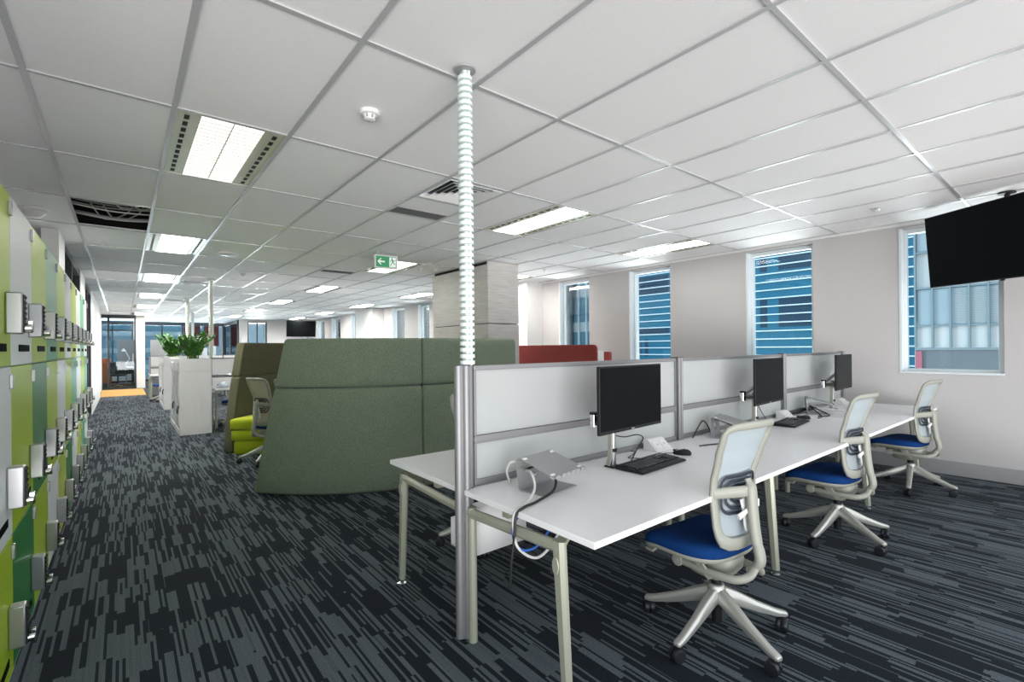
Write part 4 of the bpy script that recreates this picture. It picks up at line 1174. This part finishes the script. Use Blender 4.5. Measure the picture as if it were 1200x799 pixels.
# ------------------------------------------------------------------ far benches
def solid_bench(loc, L, n, label, slab, post_lab=None):
    b = make_bench((loc[0], loc[1], 0), L, n, label, 'white benches beyond the planters')
    s = thing('desk_screen', slab, 'desk screen', (loc[0]+.02, loc[1], 0), 0, 'white desk screens')
    f = MB(); f.box(0,-.015,.94,L-.06,.015,1.235); f.build('upper_panel', 'cabinet_white', s, bevel=.003)
    f = MB(); f.box(0,-.016,.885,L-.06,.016,.93); f.build('rail', 'dark_aluminium', s, bevel=.003)
    f = MB(); f.box(0,-.014,.722,L-.06,.014,.88); f.build('lower_panel', 'cabinet_white', s, bevel=.003)
    f = MB(); f.box(0,-.02,1.237,L-.06,.02,1.26); f.build('top_rail', 'dark_aluminium', s, bevel=.003)
    for x in (0, L/2, L-.06):
        f = MB(); f.box(x-.022,-.024,.72,x+.022,.024,1.236); f.build('post', 'aluminium', s)
    return b
solid_bench((1.27,10.65), 3.7, 2, 'white bench desk right behind the near planter cabinet, with papers on its end', 'white desk screen behind the near planter cabinet, dark rail across it')
solid_bench((.60,17.60), 3.7, 2, 'white bench desk far down the aisle left of the farther planter cabinet', 'white desk screen on the far bench down the aisle')
t = thing('document_folder', 'beige folder lying on the desk end right of the near planter cabinet', 'folder', (1.72,10.16,.72), 20)
f = MB(); f.box(-.16,-.22,0,.16,.22,.004); f.box(-.155,-.215,.004,.155,.21,.022); f.build('pages', 'white_card', t)
f = MB(); f.box(-.165,-.225,.0225,.165,.22,.026); f.build('cover', 'beige_card', t, bevel=.001)
t = thing('cloth_bag', 'soft grey blue cloth bag lying on the desk beside the beige folder', 'bag', (1.45,10.12,.72), -15)
rr = random.Random(12); f = MB()
f.rings([[Vector((.13*s*math.cos(a)*(1+.12*math.sin(3*a)), .20*s*math.sin(a)*(1+.1*math.cos(2*a)), z+(.02*math.sin(2*a+1) if z > .01 else 0))) for a in [2*PI*k/26 for k in range(26)]] for z, s in ((0.001,.9),(.02,1.02),(.055,.95),(.085,.6),(.095,.2))])
f.build('body', 'bag_grey', t, angle=70)
f = MB(); f.tube([(-.05,-.12,.06),(-.10,-.26,.03),(0,-.30,.012),(.08,-.24,.03),(.05,-.12,.06)], .008, 8, 6); f.build('strap', 'bag_grey', t)
m = dup(MON, (1.02,17.35,.72), 100, 'dark monitor seen from behind on the far bench left of the farther planter cabinet', 'far monitors')
t = thing('partition_panel', 'tall dark grey partition panel standing behind the far bench', 'partition', (.90,18.9,0))
f = MB(); f.box(-.22,-.03,.03,.26,.03,1.75); f.build('panel', 'grey_panel', t, bevel=.005)
f = MB(); f.box(-.20,-.16,0,-.15,.16,.03); f.box(.18,-.16,0,.23,.16,.03); f.build('foot', 'dark_frame', t)
t = thing('desk_screen', 'pale blue white panel edge glowing above the far desks beside the cream pole', 'desk screen', (1.62,15.3,.0))
f = MB(); f.box(-.16,-.015,.72,.16,.015,1.47); f.build('panel', 'window_frame', t, bevel=.01)
f = MB(); f.box(-.2,-.15,0,.2,.15,.72); f.build('pedestal', 'cabinet_white', t, bevel=.004)

# ------------------------------------------------------------------ red screened desk by the windows
t = thing('desk', 'white desk against the windows behind the column, mostly hidden by the frosted screen', 'desk', (5.60,4.84,0))
f = MB(); f.box(.02,0,.695,.72,1.9,.72); f.build('worktop', 'laminate', t, bevel=.002)
for y in (.06,1.78):
    for x in (.06,.64):
        f = MB(); f.box(x,y,0,x+.05,y+.05,.695); f.build('leg', 'frame_metal', t)
def rounded_panel(L, z0, z1, r, th):
    pts = [(0,z0),(L,z0)] + [(L-r+r*math.cos(R(a)), z1-r+r*math.sin(R(a))) for a in range(0,91,15)] + [(r+r*math.cos(R(a)), z1-r+r*math.sin(R(a))) for a in range(90,181,15)]
    m = MB(); m.rings([[Vector((x, y, z)) for y, z in pts] for x in (-th/2, th/2)]); return m
t = thing('desk_screen', 'dark red fabric desk screen with a rounded corner, beside the grey timber column', 'desk screen', (5.595,4.84,0), 0, 'red desk screens')
rounded_panel(1.9,.66,1.435,.07,.035).build('fabric_panel', 'red_panel', t, bevel=.006)
for y in (.25,1.6):
    f = MB(); f.box(-.02,y-.03,0.0,.02,y+.03,.66); f.build('bracket', 'frame_metal', t)
t = thing('desk_screen', 'small dark red screen end seen edge on right of the larger red screen', 'desk screen', (6.33,5.19,0), 0, 'red desk screens')
rounded_panel(.55,.66,1.315,.03,.07).build('fabric_panel', 'red_panel', t, bevel=.006)
f = MB(); f.box(-.02,.2,0,.02,.3,.66); f.build('bracket', 'frame_metal', t)
t = thing('desktop_computer', 'white box shaped computer between the two red screens', 'computer', (6.02,5.18,.72))
f = MB(); f.box(-.11,-.03,.0,.11,.03,.03); f.box(-.02,-.015,.03,.02,.015,.3); f.build('foot', 'white_plastic', t)
f = MB(); f.box(-.115,-.018,.3,.115,.018,.615); f.build('display', 'white_plastic', t, bevel=.008)
f = MB(); f.box(-.105,.0175,.31,.105,.019,.605); f.build('screen', 'screen_black', t)

# ------------------------------------------------------------------ hanging television screens
def make_tv(w, h, drop, label, loc, rz, tilt):
    t = thing('television', label, 'television', loc, rz, 'hanging screens')
    tm = Matrix.Rotation(R(tilt),4,'X')
    f = MB(); f.box(-w,-.018,-h,w,.018,h,tm); body = f.build('casing', 'black_plastic', t, bevel=.004)
    f = MB(); f.box(-w+.009,-.0195,-h+.012,w-.009,-.0175,h-.009,tm); f.build('screen', 'screen_black', body)
    f = MB(); f.box(-w*.55,.018,-h*.6,w*.55,.05,h*.45,tm); f.build('rear_housing', 'black_plastic', body, bevel=.01)
    f = MB(); f.box(-.012,-.01,-h-.012,.012,.01,-h,tm); f.build('status_light', 'black_plastic', body)
    f = MB(); f.cyl((0,.085,0),(0,.085,drop),.02); f.box(-.11,.048,-.1,.11,.075,.1); f.box(-.03,.06,-.03,.03,.1,.03); f.build('mount', 'black_plastic', t)
    f = MB(); f.lathe([(.021,drop-.02),(.06,drop-.012),(.06,drop)], 20, Matrix.Translation((0,.085,0)), cap=False); f.build('ceiling_plate', 'black_plastic', t)
    return t
# local -y is the screen side
make_tv(.642,.358, CEIL-2.326, 'large black television hanging from the ceiling at the right in front of the window', (6.10,.578,2.326), -122+0, 5)
make_tv(.60,.345, CEIL-2.30, 'black television hanging from the ceiling at the far end wall', (6.02,21.9,2.30), 0, 4)

# ------------------------------------------------------------------ end office behind the glazed door
t = thing('office_chair', 'dark mesh swivel chair seen from behind through the glazed door', 'office chair', (-.15,24.6,0), 180)
f = MB()
for k in range(5):
    a = R(90+72*k); f.sweep([(0,0,.10),(.30*math.cos(a),.30*math.sin(a),.07)], (0,0,1), .04, .03)
b_ = f.build('star_base', 'dark_frame', t)
for k in range(5):
    a = R(90+72*k); f = MB(); f.cyl((.3*math.cos(a)-.02,.3*math.sin(a),.032),(.3*math.cos(a)+.02,.3*math.sin(a),.032),.03); f.build('castor', 'black_rubber', b_)
f = MB(); f.cyl((0,0,.1),(0,0,.42),.028); f.build('gas_lift', 'dark_frame', t)
f = MB(); f.box(-.24,-.22,.42,.24,.24,.49); f.build('seat', 'dark_mesh', t, bevel=.03, seg=3)
f = MB(); f.grid(lambda u, v: Vector(((u*2-1)*(.25-.03*v**3), .25+.05*v-.05*math.cos((u-.5)*PI), .52+.46*v)), 10, 10); f.build('backrest', 'dark_mesh', t, thick=.03, bevel=.01)
f = MB(); f.sweep([(0,.10,.42),(0,.27,.46),(0,.27,.75)], (1,0,0), .05, .02); f.build('back_support', 'dark_frame', t)
for s in (-1,1):
    f = MB(); f.sweep([(s*.24,.05,.46),(s*.30,.05,.50),(s*.30,.05,.66)], (0,1,0), .03, .05); f.box(s*.30-.04,-.12,.66,s*.30+.04,.14,.69); f.build('armrest', 'dark_frame', t)
t = thing('desk', 'dark timber desk across the end office behind the swivel chair', 'desk', (-.25,26.2,0))
f = MB(); f.box(-.55,-.35,.70,.60,.35,.74); f.build('worktop', 'white_card', t, bevel=.003)
f = MB(); f.box(-.53,.28,.42,.58,.31,.70); f.build('modesty_panel', 'brown_wood', t)
for x in (-.53,.54):
    f = MB(); f.box(x,-.33,0,x+.04,.33,.70); f.build('leg', 'brown_wood', t)
t = thing('credenza', 'low white storage ledge under the end office window', 'cabinet', (-.6,27.4,0))
f = MB(); f.box(-1.0,-.2,.10,.95,.25,.48); f.build('body', 'cabinet_white', t, bevel=.004)
f = MB(); f.box(-.98,-.16,0,.93,.24,.10); f.build('plinth', 'brown_wood', t)
t = thing('armchair', 'orange high backed armchair at the left inside the end office', 'armchair', (-.90,25.3,0), -60)
f = MB(); f.box(-.33,-.3,.12,.33,.34,.44); f.build('seat', 'orange_fabric', t, bevel=.04, seg=3)
f = MB(); f.box(-.36,.28,.12,.36,.42,1.12); f.box(-.42,-.3,.12,-.32,.42,.95); f.box(.32,-.3,.12,.42,.42,.95); f.build('shell', 'orange_fabric', t, bevel=.03, seg=3)
for x in (-.3,.3):
    for y in (-.2,.3):
        f = MB(); f.cyl((x,y,0),(x,y,.12),.02); f.build('leg', 'dark_frame', t)
t = thing('whiteboard', 'grey panel standing behind the desk in the end office', 'panel', (.12,27.0,0))
f = MB(); f.box(-.30,-.02,.6,.30,.02,1.9); f.build('board', 'grey_panel', t, bevel=.004)
f = MB(); f.box(-.32,-.025,.56,.32,.025,.6); f.box(-.02,-.02,0,.02,.02,.56); f.box(-.3,-.2,0,.3,.2,.02); f.build('frame', 'grey_plastic', t)
t = thing('desk_lamp', 'white jointed desk lamp on the end office desk', 'lamp', (.05,26.3,.74))
f = MB(); f.lathe([(0,0),(.09,0),(.09,.02),(0,.02)], 20); f.build('base', 'white_plastic', t)
f = MB(); f.tube([(0,0,.02),(.18,0,.34),(.02,0,.72)], .012, 8); f.build('arm', 'white_plastic', t)
f = MB(); f.lathe([(.02,.12),(.09,0),(.08,0),(.015,.11)], 20, Matrix.Translation((-.02,0,.66)), cap=False); f.build('lamp_shade', 'white_plastic', t)

# ------------------------------------------------------------------ outside
plain('tower_glass', (.012,.13,.225), .45, var=.10, scale=.6, spec=.15)
plain('tower_glass_dark', (.012,.045,.085), .5, var=.25, scale=.5, spec=.15)
plain('tower_band', (.52,.66,.74), .5, var=.03)
plain('facade_white', (.37,.415,.435), .6, var=.05, scale=1)
plain('facade_window', (.22,.30,.35), .5, var=.10, scale=.7, spec=.2)
plain('facade_blue', (.04,.14,.20), .4, var=.2, scale=.5)
plain('mullion', (.13,.20,.24), .5)
plain('podium_grey', (.09,.12,.14), .6, var=.2)
plain('pink_sign', (.26,.07,.11), .6)
tw = thing('office_tower', 'blue glass tower with thin white horizontal bands seen through the middle windows', 'building', (45,25,-20))
f = MB(); f.box(0,-17.4,0,14,11.0,70); f.build('glass_wall', 'tower_glass', tw)
zz = [ .5+ .727*k for k in range(-25, 60)]
f = MB()
for z in zz: f.box(-.14,-17.5,z+20-.05,.02,11.05,z+20+.05)
f.build('floor_band', 'tower_band', tw)
f = MB(); rr = random.Random(5)
for a, b, z0, z1 in ((-10.6,-7.0,8.0,10.1),(-10.6,-7.0,3.0,5.5),(-6.0,-5.4,8.0,10.1),(-6.0,-5.4,3.0,5.5),(4.0,8.4,7.0,9.0),(4.0,8.4,2.6,3.3),(-16,-12,5.0,7.2),(6.6,7.0,.3,2.2),(7.5,8.4,.3,2.2)):
    f.box(-.03, a, z0+20, .0, b, z1+20)
f.build('dark_glazing', 'tower_glass_dark', tw)
wb = thing('office_building', 'white panelled building with blinds seen through the window behind the television', 'building', (25,-2,-20))
f = MB(); f.box(0,-18,0,12,6.82,22.3); f.box(.05,-18,21,12,6.8,32); f.build('wall', 'facade_white', wb)
f = MB()
for z0, z1 in ((22.15,23.55),(25.1,26.5),(28.0,29.4)): f.box(-.03,-18,z0,.05,6.7,z1)
f.build('window_band', 'facade_window', wb)
f = MB()
for k in range(46):
    y = 6.78-k*.53; f.box(-.12,y-.03,21.25,.05,y+.03,32)
for z in (21.2,22.1,23.6,25.05,26.55,27.95): f.box(-.10,-18,z-.03,.05,6.8,z+.03)
f.build('mullions', 'mullion', wb)
f = MB(); f.box(-.02,-18,20.0,.04,6.8,21.15); f.build('street_front', 'podium_grey', wb)
f = MB(); f.box(-.1,6.58,20.35,-.03,6.78,21.1); f.build('sign_panel', 'pink_sign', wb)
f = MB()
for k in range(26): f.box(-.06,-18,22.2+.05*k,-.04,5.6,22.215+.05*k)
f.build('blinds', 'facade_white', wb)
gb = thing('office_block', 'white framed glass block seen through the window left of the red screen', 'building', (52,52,-20))
f = MB(); f.box(0,-10,0,12,10,40); f.build('wall', 'facade_white', gb)
f = MB()
for z0, z1 in ((20.6,23.6),(25.0,28.6),(30,33.4)): f.box(-.04,-9.6,z0,.02,9.6,z1)
f.build('glazing', 'facade_blue', gb)
f = MB()
for k in range(14): f.box(-.3,-9.8+k*1.5,0,.0,-9.65+k*1.5,40)
f.build('fins', 'tower_band', gb)
def tree(loc, h, seed, lab):
    rr = random.Random(seed); t = thing('tree', lab, 'tree', loc, 0, 'trees outside the far windows')
    f = MB(); f.tube([(0,0,0),(.1,0,h*.35),(0,.1,h*.7)], [.35,.25,.12], 8); f.build('trunk', 'brown_wood', t)
    f = MB()
    for k in range(1500):
        u = Vector((rr.gauss(0,1), rr.gauss(0,1), rr.gauss(0,1))).normalized()*rr.uniform(.55,1)**.5
        c = Vector((u.x*h*.28, u.y*h*.28, h*.66+u.z*h*.34)); a = Vector((rr.uniform(-1,1),rr.uniform(-1,1),rr.uniform(-1,1))).normalized(); b = a.orthogonal().normalized(); s = h*.035
        f.bm.faces.new([f._v(p) for p in (c-a*s, c+b*s*.6, c+a*s, c-b*s*.6)])
    f.build('crown', 'hedge', t); return t
tree((40,78,-20), 23.5, 1, 'green tree outside the window nearest the grey timber column, on its left')
tree((34,92,-20), 24.0, 2, 'green tree outside the second window left of the grey timber column')
tree((22,78,-20), 23.5, 3, 'green tree outside the far window right of the hanging far screen')
fb = thing('office_block', 'pale building seen beyond the window in the far end wall', 'building', (13,46,-20))
f = MB(); f.box(-6,0,0,4,8,40); f.build('wall', 'facade_window', fb)
f = MB()
for k in range(8): f.box(-6+k*1.3,-.1,0,-5.9+k*1.3,0,40)
f.build('fins', 'facade_white', fb)
fb = thing('office_block', 'blue grey building seen dimly through the glazing at the aisle end', 'building', (-4,40,-20))
f = MB(); f.box(-9,0,0,9,5,40); f.build('wall', 'facade_blue', fb)
f = MB()
for k in range(10): f.box(-9,-.15,20.2+k*1.1,9,0,20.5+k*1.1)
f.build('floor_band', 'facade_window', fb)

# ------------------------------------------------------------------ light
DL = (8, 5.4, 60)
wd = bpy.data.worlds.new('sky'); SC.world = wd; wd.use_nodes = True
nt = wd.node_tree; nt.nodes.clear()
bg = nt.nodes.new('ShaderNodeBackground'); ow = nt.nodes.new('ShaderNodeOutputWorld')
tc = nt.nodes.new('ShaderNodeTexCoord'); sp = nt.nodes.new('ShaderNodeSeparateXYZ'); rp = nt.nodes.new('ShaderNodeValToRGB')
nt.links.new(tc.outputs['Generated'], sp.inputs[0])
mr = nt.nodes.new('ShaderNodeMapRange'); mr.inputs[1].default_value = -1; mr.inputs[2].default_value = 1
nt.links.new(sp.outputs[2], mr.inputs[0]); nt.links.new(mr.outputs[0], rp.inputs[0])
rp.color_ramp.elements[0].position = .0; rp.color_ramp.elements[0].color = (.42,.41,.40,1)
rp.color_ramp.elements[1].position = 1.0; rp.color_ramp.elements[1].color = (.72,.86,1.0,1)
e = rp.color_ramp.elements.new(.485); e.color = (.45,.44,.43,1)
e = rp.color_ramp.elements.new(.55); e.color = (.92,.97,1.0,1)
nt.links.new(rp.outputs[0], bg.inputs[0]); bg.inputs[1].default_value = 1.25
nt.links.new(bg.outputs[0], ow.inputs[0])

def bounce_fill(name, loc, size, direction, L, col=(1.0,.975,.965)):  # added unseen area lamp, brightens the ceiling in place of ground-bounced daylight
    l = bpy.data.lights.new(name, 'AREA'); l.shape = 'RECTANGLE'; l.size, l.size_y = size
    l.energy = L*PI*size[0]*size[1]; l.color = col
    o = bpy.data.objects.new(name, l); COL.objects.link(o); o.location = loc
    o.rotation_euler = Vector(direction).to_track_quat('-Z', 'Y').to_euler(); return o
bounce_fill('bounce_fill_east', (13.5,19,-1.6), (36,4.2), (-1,0,.22), DL[0])
bounce_fill('bounce_fill_south', (-7,-14,-2.6), (20,6), (.3,1,.22), DL[1])  # added fill behind the camera, no real source there
bounce_fill('bounce_fill_north', (1,37,-1.7), (18,4.2), (0,-1,.2), DL[2])

vs = SC.view_settings
vs.view_transform = 'Standard'; vs.look = 'None'; vs.gamma = 1.0; vs.use_curve_mapping = False
vs.exposure = 0.92
SC.display_settings.display_device = 'sRGB'
